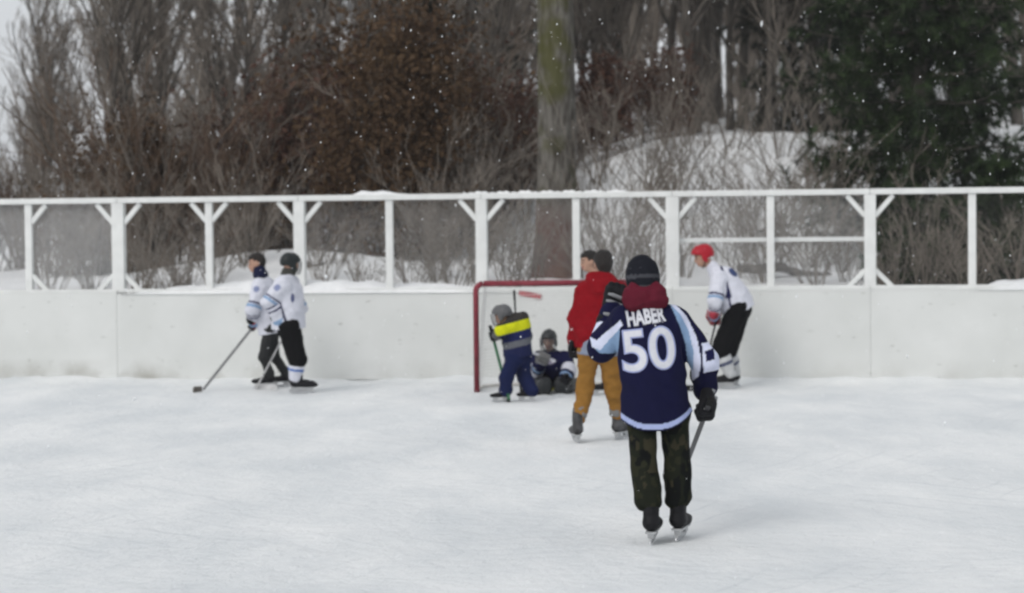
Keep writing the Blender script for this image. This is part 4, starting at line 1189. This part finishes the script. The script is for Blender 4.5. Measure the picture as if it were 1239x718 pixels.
def offshoots(r, PT, RD, per, t0, t1, len_, spread, upb, K, rscale, rtip=.35, wob=.12, droop=0.0):
    """branches that leave the given branches"""
    N, KP, _ = PT.shape; M_ = N * per
    par = np.repeat(np.arange(N), per); t = (r.random(M_) * (t1 - t0) + t0) * (KP - 1)
    i = np.minimum(t.astype(int), KP - 2); f = (t - i)[:, None]
    p0 = PT[par, i] * (1 - f) + PT[par, i + 1] * f; d0 = PT[par, i + 1] - PT[par, i]; d0 /= np.linalg.norm(d0, axis=1, keepdims=True) + 1e-9
    rad = (RD[par, i] * (1 - f[:, 0]) + RD[par, i + 1] * f[:, 0]) * rscale
    q = r.normal(size=(M_, 3)); q -= d0 * (q * d0).sum(1, keepdims=True); q /= np.linalg.norm(q, axis=1, keepdims=True)
    ang = r.normal(spread, .18, M_)[:, None]
    d = d0 * np.cos(ang) + q * np.sin(ang); d[:, 2] += upb; d /= np.linalg.norm(d, axis=1, keepdims=True)
    plen = np.linalg.norm(PT[par, -1] - PT[par, 0], axis=1)
    frac = 1 - .55 * (t / (KP - 1))
    L_ = plen * len_ * frac * r.uniform(.65, 1.3, M_)
    out = np.zeros((M_, K, 3)); out[:, 0] = p0; dd = d.copy()
    for k in range(1, K):
        dd = dd + r.normal(size=(M_, 3)) * wob; dd[:, 2] += upb * .35 - droop; dd /= np.linalg.norm(dd, axis=1, keepdims=True)
        out[:, k] = out[:, k - 1] + dd * (L_ / (K - 1))[:, None]
    R_ = rad[:, None] * np.linspace(1, rtip, K)[None]
    return out, R_
def bare_tree_mesh(seed, H, r0, n1=20, n2=8, n3=8, t0=.22, up=.35, thick=1.0, lean=.04):
    r = np.random.default_rng(seed); K = 12
    tr = np.zeros((1, K, 3)); d = np.array([r.normal() * lean, r.normal() * lean, 1.0])
    for k in range(1, K):
        d = d + np.append(r.normal(size=2) * .045, 0); d /= np.linalg.norm(d); tr[0, k] = tr[0, k - 1] + d * H / (K - 1)
    rd = (r0 * (1 - np.linspace(0, 1, K)) ** .8 + .012)[None]; rd[0, 0] *= 1.5
    b1, q1 = offshoots(r, tr, rd, n1, t0, .97, .42, .75, up, 7, .55)
    q1 = np.maximum(q1, .012 * thick)
    b2, q2 = offshoots(r, b1, q1, n2, .15, 1.0, .5, .65, up * .5, 5, .6); q2 = np.maximum(q2, .0085 * thick)
    b3, q3 = offshoots(r, b2, q2, n3, .1, 1.0, .55, .6, up * .3, 4, .65); q3 = np.maximum(q3, .0062 * thick)
    trunk = join([tubes(tr, rd, 9), tubes(b1, q1, 5)]); crown = join([tubes(b2, q2, 3), tubes(b3, q3, 3)])
    return trunk, crown, b3
M_bark = mat('grey_bark', (.085, .075, .066), .9, .45, 5, .8, 30, stretch=(1, 1, .25))
M_twig = mat('grey_twigs', (.185, .160, .136), .9, .4, 2.0)
M_twig_brown = mat('brown_twigs', (.10, .066, .046), .9, .35, 2.0)
M_leaf_rust = mat('rust_dead_leaves', (.050, .026, .013), .85, .6, 1.6, col2=(.088, .052, .024))
M_leaf_red = mat('red_dead_leaves', (.054, .022, .015), .85, .6, 1.6, col2=(.082, .040, .026))
VAR = []
for i, (H, r0, n1, n2, n3) in enumerate(((11, .10, 26, 8, 9), (9.5, .07, 24, 8, 9), (12, .13, 28, 8, 9), (8, .055, 22, 8, 9), (10, .08, 30, 7, 9), (7, .05, 24, 8, 8))):
    t, c, _ = bare_tree_mesh(100 + i, H, r0, n1, n2, n3, t0=.08 if i % 2 else .16, up=.45, thick=1.15)
    VAR.append((npmesh('trunk', *t), npmesh('crown', *c), H))
def spot(px, Y): 
    x = float(P(px, 300, Y)[0]); return x, Y, tz(x, Y) - .05
tr_rng = np.random.default_rng(77)
def add_tree(px, Y, var, s, label, group, twig=None, name='bare_tree'):
    x, y, z = spot(px, Y)
    e = empty(name, (x, y, z), label, 'tree', group); e.rotation_euler = (0, 0, tr_rng.random() * 6.28); e.scale = (s, s, s * tr_rng.uniform(.9, 1.12))
    t, c, H = VAR[var]
    link('trunk', t, M_bark, e); link('crown', c, twig or M_twig, e, kind='stuff')
    return e
LAB = 'slender bare grey tree in the leafless thicket behind the fence'
GRP = 'bare trees of the thicket'
# nearer row, then deeper rows; lower towards the left edge, on the hilltop to the right
def left_low(px): return float(.30 + .70 * sm(-10, 190, px))
for k in range(16):
    px = -40 + 82 * k + tr_rng.uniform(-30, 30); open_ = 690 < px < 1020
    add_tree(px, tr_rng.uniform(48, 52) if open_ else tr_rng.uniform(39, 44), int(tr_rng.integers(0, 6)), tr_rng.uniform(.75, 1.0) * left_low(px), LAB, GRP)
for k in range(24):
    px = -60 + 57 * k + tr_rng.uniform(-25, 25)
    add_tree(px, tr_rng.uniform(49, 58), int(tr_rng.integers(0, 6)), tr_rng.uniform(.85, 1.2) * left_low(px), LAB, GRP)
# far wood, one mass
fv = []; fr = np.random.default_rng(5)
src = []
for i in range(4):
    t, c, _ = bare_tree_mesh(300 + i, 10, .09, 18, 6, 3, t0=.05, up=.5, thick=2.8); src.append(join([t, c]))
for k in range(94):
    px = fr.uniform(-120, 1360) if 14 < k < 84 else (fr.uniform(330, 1360) if k < 84 else (fr.uniform(-700, -100) if k < 89 else fr.uniform(1340, 1900))); Yd = fr.uniform(60, 84); x = float(P(px, 300, Yd)[0]); v, q = src[k % 4]
    s = fr.uniform(.85, 1.3) * (0.30 + .70 * sm(-10, 260, px)); a = fr.random() * 6.28
    R2 = np.array([[math.cos(a), -math.sin(a), 0], [math.sin(a), math.cos(a), 0], [0, 0, 1]])
    fv.append(((v @ R2.T) * s + np.array([x, Yd, tz(x, Yd) - .1]), q))
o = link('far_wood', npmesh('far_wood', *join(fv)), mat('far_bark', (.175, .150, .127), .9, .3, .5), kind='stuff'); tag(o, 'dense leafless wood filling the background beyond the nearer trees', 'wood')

# underbrush: low thickets of fine stems, each a shrub
def shrub_mesh(seed, H, n, arch=.25, thick=1.0, side=7):
    r = np.random.default_rng(seed); K = 8
    st = np.zeros((n, K, 3)); a = r.random(n) * 6.28; rad = r.random(n) * .35
    st[:, 0, 0] = np.cos(a) * rad; st[:, 0, 1] = np.sin(a) * rad
    d = np.stack([np.cos(a) * r.uniform(.05, .55, n), np.sin(a) * r.uniform(.05, .55, n), np.ones(n)], 1); d /= np.linalg.norm(d, axis=1, keepdims=True)
    L_ = H * r.uniform(.5, 1.15, n)
    for k in range(1, K):
        d = d + r.normal(size=(n, 3)) * .10 + np.stack([np.cos(a), np.sin(a), -np.ones(n)], 1) * arch * .12 * k / K; d /= np.linalg.norm(d, axis=1, keepdims=True)
        st[:, k] = st[:, k - 1] + d * (L_ / (K - 1))[:, None]
    rd = .016 * thick * np.linspace(1, .4, K)[None] * r.uniform(.7, 1.3, n)[:, None]
    b1, q1 = offshoots(r, st, rd, side, .15, 1, .4, .6, .2, 5, .65); q1 = np.maximum(q1, .006 * thick)
    b2, q2 = offshoots(r, b1, q1, 4, .2, 1, .5, .6, .15, 4, .7); q2 = np.maximum(q2, .005 * thick)
    return join([tubes(st, rd, 4)]), join([tubes(b1, q1, 3), tubes(b2, q2, 3)])
SH = []
for i in range(5):
    s_, c_ = shrub_mesh(500 + i, 2.2 + .35 * i, 16 + 2 * i, .2 + .15 * (i % 3)); SH.append((npmesh('stems', *s_), npmesh('twigs', *c_)))
for i in range(3):
    s_, c_ = shrub_mesh(560 + i, 3.0 + .4 * i, 8, .15 + .12 * i, .9, 4); SH.append((npmesh('stems', *s_), npmesh('twigs', *c_)))
def add_shrub(px, Y, var, s, label, group, m=None):
    x, y, z = spot(px, Y)
    e = empty('bare_shrub', (x, y, z), label, 'shrub', group); e.rotation_euler = (0, 0, tr_rng.random() * 6.28); e.scale = (s, s, s)
    st, tw = SH[var]; link('stems', st, m or M_bark, e); link('twigs', tw, m or M_twig, e, kind='stuff')
    return e
# along the foot of the wood on the left and middle
for k in range(30):
    add_shrub(-30 + 23 * k + tr_rng.uniform(-10, 10), tr_rng.uniform(36.5, 42), int(tr_rng.integers(0, 5)), tr_rng.uniform(.8, 1.35), 'bare twiggy shrub at the foot of the wood left of the thick trunk', 'shrubs at the foot of the wood', M_twig_brown if k % 3 == 0 else M_twig)
# on the snow slope to the right
for k in range(32):
    add_shrub(700 + 10.5 * k + tr_rng.uniform(-10, 10), tr_rng.uniform(31.5, 38) if k % 3 else tr_rng.uniform(39, 44), 5 + int(tr_rng.integers(0, 3)), tr_rng.uniform(.5, .85), 'bare arching shrub standing on the snow slope right of the thick trunk', 'shrubs on the snow slope', M_twig)
# close behind the fence, a few
for px, Yd, v, s in ((440, 29.6, 0, .42), (500, 30.4, 1, .5), (545, 30.2, 2, .55), (615, 30.5, 3, .5), (640, 31, 1, .5), (205, 30, 2, .4), (225, 30.6, 0, .4), (170, 31.5, 3, .5), (260, 32, 1, .5), (300, 33, 4, .5), (390, 32, 2, .45), (525, 32, 4, .55), (575, 31.6, 0, .55), (60, 32, 2, .5), (110, 32.5, 4, .55),
                     (720, 30.6, 3, .5), (755, 31, 1, .55), (790, 30.4, 2, .5), (925, 31, 4, .5), (985, 30.6, 2, .5), (1030, 31, 1, .5), (1078, 28.6, 0, .5), (1120, 28.7, 3, .5), (1170, 28.4, 1, .45), (1228, 28.6, 2, .5)):
    add_shrub(px, Yd, v, s, 'small dry shrub poking from the snow just behind the fence', 'small shrubs behind the fence', M_twig)

# trees that kept their dead leaves
def leaves(r, pts, n, size, spread):
    N = len(pts); i = r.integers(0, N, n); c = pts[i] + r.normal(size=(n, 3)) * spread
    a = r.normal(size=(n, 3)); a /= np.linalg.norm(a, axis=1, keepdims=True); b = np.cross(a, r.normal(size=(n, 3))); b /= np.linalg.norm(b, axis=1, keepdims=True)
    L_ = size * r.uniform(.6, 1.3, n)[:, None]; w = L_ * .5
    V = np.stack([c - a * L_ * .5, c + b * w * .5, c + a * L_ * .5 + np.cross(a, b) * L_ * .15, c - b * w * .5], 1).reshape(-1, 3)
    return V, np.arange(n * 4).reshape(-1, 4)
LEAFY = {}
def leafy(px, Y, seed, H, label, m, n=9000, low=.06, s=1.0, spread=.16, size=.12, name='brown_leaved_tree', group=None):
    key = (seed if seed < 920 else 920 + seed % 3, m.name)          # saplings share their shapes
    if key not in LEAFY:
        r = np.random.default_rng(key[0]); Hm = H if seed < 920 else 2.4; nm = n if seed < 920 else 2200
        t, c, b3 = bare_tree_mesh(key[0], Hm, Hm * .011, 22, 7, 5, t0=low, up=.25, thick=1.0)
        LEAFY[key] = (npmesh('trunk', *t), npmesh('crown', *c), npmesh('leaves', *leaves(r, b3.reshape(-1, 3), nm, size, spread), smooth=False), Hm)
    tm, cm, lm, Hm = LEAFY[key]; s = s * H / Hm
    x, y, z = spot(px, Y); e = empty(name, (x, y, z), label, 'tree', group); e.scale = (s, s, s)
    e.rotation_euler = (0, 0, seed * 1.7); link('trunk', tm, M_bark, e); cr = link('crown', cm, M_twig_brown, e)
    link('leaves', lm, m, cr, kind='stuff')
    return e
leafy(486, 36.0, 901, 3.7, 'tree with dense rust brown leaves left of the thick trunk', M_leaf_rust, 12000, .04, size=.11, spread=.45)
leafy(440, 36.4, 902, 2.6, 'smaller rust leaved tree beside the dense brown one', M_leaf_rust, 4500, .05, size=.11, spread=.45)
leafy(190, 37, 903, 2.4, 'low rust leaved tree behind the fence at the left', M_leaf_rust, 5000, .05, spread=.2)
leafy(395, 37.4, 904, 2.8, 'sparse brown leaved tree in the left middle of the wood', M_leaf_red, 3500, .05, spread=.22)
leafy(330, 38, 907, 2.2, 'thin brown leaved sapling behind the left white pair', M_leaf_red, 2200, .05, spread=.22)
leafy(735, 43, 905, 1.7, 'red brown leaved sapling just right of the thick trunk', M_leaf_red, 4200, .05, spread=.2)
leafy(615, 42, 906, 2.1, 'red brown leaved sapling just left of the thick trunk', M_leaf_red, 3600, .05, spread=.2)
leafy(812, 46, 908, 1.6, 'red brown leaved sapling at the top of the snow slope', M_leaf_red, 3000, .05, spread=.22)
leafy(1232, 46, 909, 9.0, 'red brown leaved tree in the top right corner beyond the spruce', M_leaf_red, 6000, .35, spread=.3)

for k, (px, Yd, H, n_, mm) in enumerate(((120, 38, 2.2, 1500, 0), (250, 38.5, 2.4, 1800, 1), (300, 37.2, 1.8, 1500, 0), (365, 38.4, 3.0, 2600, 1), (415, 39, 3.6, 3000, 0), (530, 37.8, 3.0, 3200, 0), (565, 39.5, 2.6, 2200, 1), (600, 38.6, 2.2, 1800, 1), (780, 45.5, 1.5, 1800, 1), (700, 43.5, 1.6, 1800, 1))):
    leafy(px, Yd, 930 + k, H, 'sapling with scattered dry brown leaves at the edge of the wood', M_leaf_red if mm else M_leaf_rust, n_, .05, spread=.4, size=.11, name='sapling', group='brown leaved saplings')
# the thick trunk
def big_trunk(px, Y):
    x, y, z = spot(px, Y); e = empty('thick_tree', (x, y, z - .1), 'thick straight grey trunk rising behind the goal', 'tree')
    n, K = 28, 60; H = 11.0; V = []
    for k in range(K):
        h = H * k / (K - 1); rr = .31 * (1 - .25 * h / H) + .16 * math.exp(-h / .35)
        cx, cy = .05 * math.sin(h * .5), .04 * math.cos(h * .6)
        for a in range(n):
            t = 2 * math.pi * a / n; V.append((cx + rr * math.cos(t), cy + rr * math.sin(t), h))
    V = np.array(V); ang = np.arctan2(V[:, 1], V[:, 0])
    fl = np.exp(-V[:, 2] / .4); rad = 1 + .10 * fl * np.cos(5 * ang) + .06 * fbm(np.stack([np.cos(ang) * 3, np.sin(ang) * 3, V[:, 2] * .8], -1), 71, 4) + .05 * vnoise(np.stack([np.cos(ang) * 7, np.sin(ang) * 7, V[:, 2] * 1.6], -1), 73)
    V[:, :2] *= rad[:, None]
    ii = np.arange(K - 1)[:, None] * n + np.arange(n)[None]; jj = np.arange(K - 1)[:, None] * n + (np.arange(n)[None] + 1) % n
    Q = np.stack([ii, jj, jj + n, ii + n], -1).reshape(-1, 4)
    m, N, L, B = new_mat('mossy_bark'); B.inputs['Roughness'].default_value = .9; B.inputs['Specular IOR Level'].default_value = .15
    tc = N.new('ShaderNodeTexCoord'); mp = N.new('ShaderNodeMapping'); mp.inputs['Scale'].default_value = (1, 1, .22); L.new(tc.outputs['Object'], mp.inputs[0])
    n1 = N.new('ShaderNodeTexNoise'); n1.inputs['Scale'].default_value = 16; n1.inputs['Detail'].default_value = 8; L.new(mp.outputs[0], n1.inputs['Vector'])
    cr = N.new('ShaderNodeValToRGB'); cr.color_ramp.elements[0].color = (.045, .039, .032, 1); cr.color_ramp.elements[1].color = (.155, .145, .13, 1)
    cr.color_ramp.elements[0].position = .33; cr.color_ramp.elements[1].position = .62; L.new(n1.outputs['Fac'], cr.inputs[0])
    n2 = N.new('ShaderNodeTexNoise'); n2.inputs['Scale'].default_value = 1.6; n2.inputs['Detail'].default_value = 7; L.new(tc.outputs['Object'], n2.inputs['Vector'])
    sx = N.new('ShaderNodeSeparateXYZ'); L.new(tc.outputs['Object'], sx.inputs[0])
    up_ = N.new('ShaderNodeMapRange'); up_.inputs[1].default_value = 2.2; up_.inputs[2].default_value = 4.8; up_.inputs[3].default_value = .0; up_.inputs[4].default_value = .16; L.new(sx.outputs['Z'], up_.inputs[0])
    ad = N.new('ShaderNodeMath'); ad.operation = 'ADD'; L.new(n2.outputs['Fac'], ad.inputs[0]); L.new(up_.outputs[0], ad.inputs[1])
    th = N.new('ShaderNodeMapRange'); th.inputs[1].default_value = .54; th.inputs[2].default_value = .68; th.inputs[4].default_value = .85; L.new(ad.outputs[0], th.inputs[0])
    mx = N.new('ShaderNodeMixRGB'); mx.inputs[2].default_value = (.062, .062, .018, 1); L.new(th.outputs[0], mx.inputs[0]); L.new(cr.outputs[0], mx.inputs[1])
    dn = N.new('ShaderNodeMapRange'); dn.inputs[1].default_value = 1.35; dn.inputs[2].default_value = .95; dn.inputs[4].default_value = .8; L.new(sx.outputs['Z'], dn.inputs[0])
    mx2 = N.new('ShaderNodeMixRGB'); mx2.inputs[2].default_value = (.085, .030, .018, 1); L.new(dn.outputs[0], mx2.inputs[0]); L.new(mx.outputs[0], mx2.inputs[1])
    L.new(mx2.outputs[0], B.inputs['Base Color'])
    bp = N.new('ShaderNodeBump'); bp.inputs['Strength'].default_value = .9; bp.inputs['Distance'].default_value = .04; L.new(n1.outputs['Fac'], bp.inputs['Height']); L.new(bp.outputs[0], B.inputs['Normal'])
    link('trunk', npmesh('trunk', V, Q), m, e)
    r = np.random.default_rng(9); tr = np.stack([np.zeros(12), np.zeros(12), np.linspace(0, H, 12)], -1)[None]; rd = np.full((1, 12), .2)
    b1, q1 = offshoots(r, tr, rd, 16, .42, 1, .32, 1.0, .3, 8, .35, .25); b2, q2 = offshoots(r, b1, q1, 7, .2, 1, .45, .6, .1, 5, .5); b3, q3 = offshoots(r, b2, q2, 7, .2, 1, .5, .6, .1, 4, .55)
    link('crown', npmesh('crown', *join([tubes(b1, q1, 6), tubes(b2, np.maximum(q2, .008), 4), tubes(b3, np.maximum(q3, .006), 3)])), M_twig, e)
big_trunk(671, 33.0)

# spruces
def spruce_mesh(seed, H, Rb, nb, low=.02, dens=26):
    r = np.random.default_rng(seed); K = 7
    tr = np.stack([np.zeros(14), np.zeros(14), np.linspace(0, H, 14)], -1)[None]; rd = np.linspace(.16, .02, 14)[None] * H / 11
    nl = max(6, int(H / .36)); lay = np.floor(np.arange(nb) / nb * nl) / nl
    h = H * (low + (1 - low) * lay) + r.normal(size=nb) * .045; a = np.arange(nb) * 2.399 + r.normal(size=nb) * .3
    L_ = Rb * (1 - h / H) ** .8 * r.uniform(.62, 1.15, nb) * (1 + .18 * np.sin(lay * nl * 2.1)) + .12
    br = np.zeros((nb, K, 3)); br[:, 0, 2] = h
    for k in range(1, K):
        t = k / (K - 1); dz = (.16 - .62 * t + .55 * t * t); rr = L_ * t
        br[:, k, 0] = np.cos(a + .12 * np.sin(3 * t + a)) * rr; br[:, k, 1] = np.sin(a + .12 * np.sin(3 * t + a)) * rr; br[:, k, 2] = h + L_ * dz * t * 1.2
    rb = .024 * np.linspace(1, .25, K)[None] * np.ones((nb, 1))
    tw, qt = offshoots(r, br, rb, 18, .12, 1.0, .30, .95, -.10, 4, .5, droop=.14); qt = np.maximum(qt, .004)
    # needles: thin blades all round branch ends and twigs
    P_ = np.concatenate([tw.reshape(-1, 4, 3)], 0); N = len(P_); m_ = dens
    t = r.random((N, m_)) * 2.999; i = t.astype(int); f = (t - i)[..., None]; ar = np.arange(N)[:, None]
    base = P_[ar, i] * (1 - f) + P_[ar, i + 1] * f; ax = P_[ar, i + 1] - P_[ar, i]; ax /= np.linalg.norm(ax, axis=-1, keepdims=True) + 1e-9
    q = r.normal(size=(N, m_, 3)); q -= ax * (q * ax).sum(-1, keepdims=True); q /= np.linalg.norm(q, axis=-1, keepdims=True)
    d = q * .75 + ax * .75; w = np.cross(d, q + .3); w /= np.linalg.norm(w, axis=-1, keepdims=True) + 1e-9
    ln = r.uniform(.10, .20, (N, m_, 1))
    V = np.stack([base - w * .011, base + w * .011, base + d * ln], 2).reshape(-1, 3)
    F = np.arange(len(V)).reshape(-1, 3)
    return tubes(tr, rd, 9), join([tubes(br, rb, 4), tubes(tw, qt, 3)]), (V, F)
def needle_mat(name, c1, c2):
    m, N, L, B = new_mat(name); B.inputs['Roughness'].default_value = .7; B.inputs['Specular IOR Level'].default_value = .2
    tc = N.new('ShaderNodeTexCoord'); n1 = N.new('ShaderNodeTexNoise'); n1.inputs['Scale'].default_value = 2.6; n1.inputs['Detail'].default_value = 6
    L.new(tc.outputs['Object'], n1.inputs['Vector']); cr = N.new('ShaderNodeValToRGB')
    cr.color_ramp.elements[0].color = (*c1, 1); cr.color_ramp.elements[1].color = (*c2, 1); cr.color_ramp.elements[0].position = .38; cr.color_ramp.elements[1].position = .66
    L.new(n1.outputs['Fac'], cr.inputs[0]); L.new(cr.outputs[0], B.inputs['Base Color']); return m
M_needle = needle_mat('spruce_needles', (.006, .012, .006), (.044, .070, .026))
M_needle2 = needle_mat('dark_needles', (.012, .014, .011), (.026, .030, .020))
def spruce(px, Y, mesh, label, s, m, rot=0.0, low=0):
    x, y, z = spot(px, Y); e = empty('spruce_tree', (x, y, z - .1 + low), label, 'tree'); e.scale = (s, s, s); e.rotation_euler = (0, 0, rot)
    link('trunk', mesh[0], M_bark, e); c = link('crown', mesh[1], M_bark, e); link('needles', mesh[2], m, c, kind='stuff')
    return e
a_, b_, c_ = spruce_mesh(11, 12.5, 2.45, 340, .015, 38)
SP = (npmesh('trunk', *a_), npmesh('boughs', *b_), npmesh('needles', *c_, smooth=False))
spruce(1112, 34.5, SP, 'large dark green spruce at the right behind the fence', 1.0, M_needle)
a_, b_, c_ = spruce_mesh(12, 11, 2.0, 200, .02, 34)
SP2 = (npmesh('trunk', *a_), npmesh('boughs', *b_), npmesh('needles', *c_, smooth=False))
spruce(540, 45, SP2, 'dark slender spruce between the brown leaved tree and the thick trunk', 1.0, M_needle2, 2.0)
spruce(985, 47, SP2, 'distant dark spruce on the slope left of the large spruce', .95, M_needle2, 3.0)

a_, b_, c_ = spruce_mesh(13, 3.2, 1.25, 90, .01, 40)
SP3 = (npmesh('trunk', *a_), npmesh('boughs', *b_), npmesh('needles', *c_, smooth=False))
for px, Yd, s, lab in ((1092, 30.0, .62, 'young spruce low behind the fence right of the braced post'), (1148, 29.9, .55, 'young spruce low behind the fence left of the last thin post'),
                       (1208, 30.2, .72, 'young spruce low behind the fence at the right edge')):
    spruce(px, Yd, SP3, lab, s, M_needle, px * .1, -.25)
for px, Yd, v, s in ((842, 46.5, 2, .9), (885, 47.5, 4, .9), (930, 46, 1, .9), (900, 49, 0, 1.0), (865, 50, 5, 1.2), (852, 53, 0, 1.1), (872, 55, 4, 1.1), (862, 57, 2, 1.0)):
    add_tree(px, Yd, v, s, 'bare grey tree on the crest of the snow slope', 'bare trees on the crest of the slope')

# logs half buried in the snow
def log(pxa, pya, pxb, pyb, Y, r_, label):
    a, b = P(pxa, pya, Y), P(pxb, pyb, Y + .4); e = empty('fallen_log', a, label, 'log')
    n, k_ = 40, 14; V = []
    ax_ = unit(b - a); sd_ = unit(np.cross(ax_, (0, 0, 1))); upv = np.cross(sd_, ax_)
    for i in range(n):
        t = i / (n - 1); rr = r_ * min(1, (t * 18) ** .5 + .05, ((1 - t) * 12) ** .5 + .05) * (1 - .35 * t)
        c = (b - a) * t + upv * (.05 * math.sin(t * 6) + .02 * math.sin(t * 23))
        for j in range(k_):
            q = 2 * math.pi * j / k_; V.append(c + (sd_ * math.cos(q) + upv * .85 * math.sin(q)) * rr)
    V = np.array(V); V += .25 * r_ * fbm(V * 4 + 3, 81, 3)[:, None] * (upv + sd_ * .4)
    ii = np.arange(n - 1)[:, None] * k_ + np.arange(k_)[None]; jj = np.arange(n - 1)[:, None] * k_ + (np.arange(k_)[None] + 1) % k_
    link('trunk', npmesh('trunk', V, np.stack([ii, jj, jj + k_, ii + k_], -1).reshape(-1, 4)), M_bark, e)
    for t in (.3, .55, .8):
        p = (b - a) * t; MB().tube([p, p + np.array([.1, -.05, .22]), p + np.array([.22, -.1, .32])], [.03, .02, .01], 6).build('branch_stub', M_bark, e, True)
    n2, m2 = 50, 7; V = []
    for i in range(n2):
        t = .03 + .94 * i / (n2 - 1); c = (b - a) * t + upv * (.05 * math.sin(t * 6) + .02 * math.sin(t * 23) + r_ * (.62 - .2 * t))
        for j in range(m2):
            q = j / (m2 - 1) * 2 - 1; V.append(c + sd_ * q * r_ * .75 + upv * (r_ * .55 * (1 - q * q) - .02))
    V = np.array(V); V[:, 2] += .03 * fbm(V * 5, 83, 3)
    ii = np.arange(n2 - 1)[:, None] * m2 + np.arange(m2 - 1)[None]
    link('snow_cover', npmesh('snow_cover', V, np.stack([ii, ii + m2, ii + m2 + 1, ii + 1], -1).reshape(-1, 4)), M_snow, e)
log(366, 327, 424, 321, 33.0, .10, 'short dark log in the snow behind the helmeted white player')
log(245, 328, 345, 325, 33.5, .11, 'long dark log in the snow behind the left pair of players')
log(890, 326, 1052, 333, 32.0, .11, 'long dark log lying in snow below the slope at the right')
# thin grey pole among the trees
e = empty('thin_pole', spot(150, 37.5), 'thin grey upright pole in the wood at the left', 'pole')
MB().tube([(0, 0, 0), (0, 0, 2.75)], .035, 8).build('shaft', mat('grey_pole', (.16, .16, .155), .6), e, True)
MB().tube([(0, 0, 2.75), (0, 0, 2.8)], [.04, .02], 8).build('cap', M_cage, e, True)

# ------------------------------------------------------------------ falling snow
fr = np.random.default_rng(21); n = 2600
Yf = 7.0 + 22 * fr.random(n) ** .5; px = fr.uniform(-150, 1390, n); py = fr.uniform(-120, 720, n)
C = np.stack([P(px[i], py[i], Yf[i]) for i in range(n)]); C = C[C[:, 2] > .03]; n = len(C)
oct_ = np.array([(1, 0, 0), (-1, 0, 0), (0, 1, 0), (0, -1, 0), (0, 0, 1), (0, 0, -1)], float)
of = np.array([(0, 2, 4), (2, 1, 4), (1, 3, 4), (3, 0, 4), (2, 0, 5), (1, 2, 5), (3, 1, 5), (0, 3, 5)])
sz = fr.lognormal(math.log(.0024), .4, n)
V = oct_[None] * sz[:, None, None] * (1 + .5 * fr.random((n, 6, 1))); V[:, :, 2] *= fr.uniform(1.0, 2.6, n)[:, None]
V[:, :, 0] += V[:, :, 2] * fr.uniform(-.1, .45, n)[:, None]
V = (V + C[:, None]).reshape(-1, 3); F = (of[None] + (np.arange(n) * 6)[:, None, None]).reshape(-1, 3)
o = link('falling_snow', npmesh('falling_snow', V, F), mat('snowflake', (.85, .86, .88), .8, .02), kind='stuff'); tag(o, 'falling snowflakes drifting across the whole rink', 'snow')

# ------------------------------------------------------------------ snowy air
hm = bpy.data.materials.new('snowy_air'); hm.use_nodes = True
hN = hm.node_tree.nodes; hL = hm.node_tree.links
for n_ in list(hN): hN.remove(n_)
pv = hN.new('ShaderNodeVolumePrincipled'); pv.inputs['Color'].default_value = (.92, .93, .95, 1); pv.inputs['Density'].default_value = HAZE
pv.inputs['Anisotropy'].default_value = 0.2
ho = hN.new('ShaderNodeOutputMaterial'); hL.new(pv.outputs[0], ho.inputs['Volume'])
mb = MB(); x0, x1, y0, y1, z0, z1 = -60, 60, -8, 118, -1.1, 22
mb.quadbox([(x0, y0, z0), (x1, y0, z0), (x1, y1, z0), (x0, y1, z0), (x0, y0, z1), (x1, y0, z1), (x1, y1, z1), (x0, y1, z1)])
o = mb.build('haze', hm); o['kind'] = 'stuff'; o['label'] = 'thin veil of snowy air over the rink and wood'
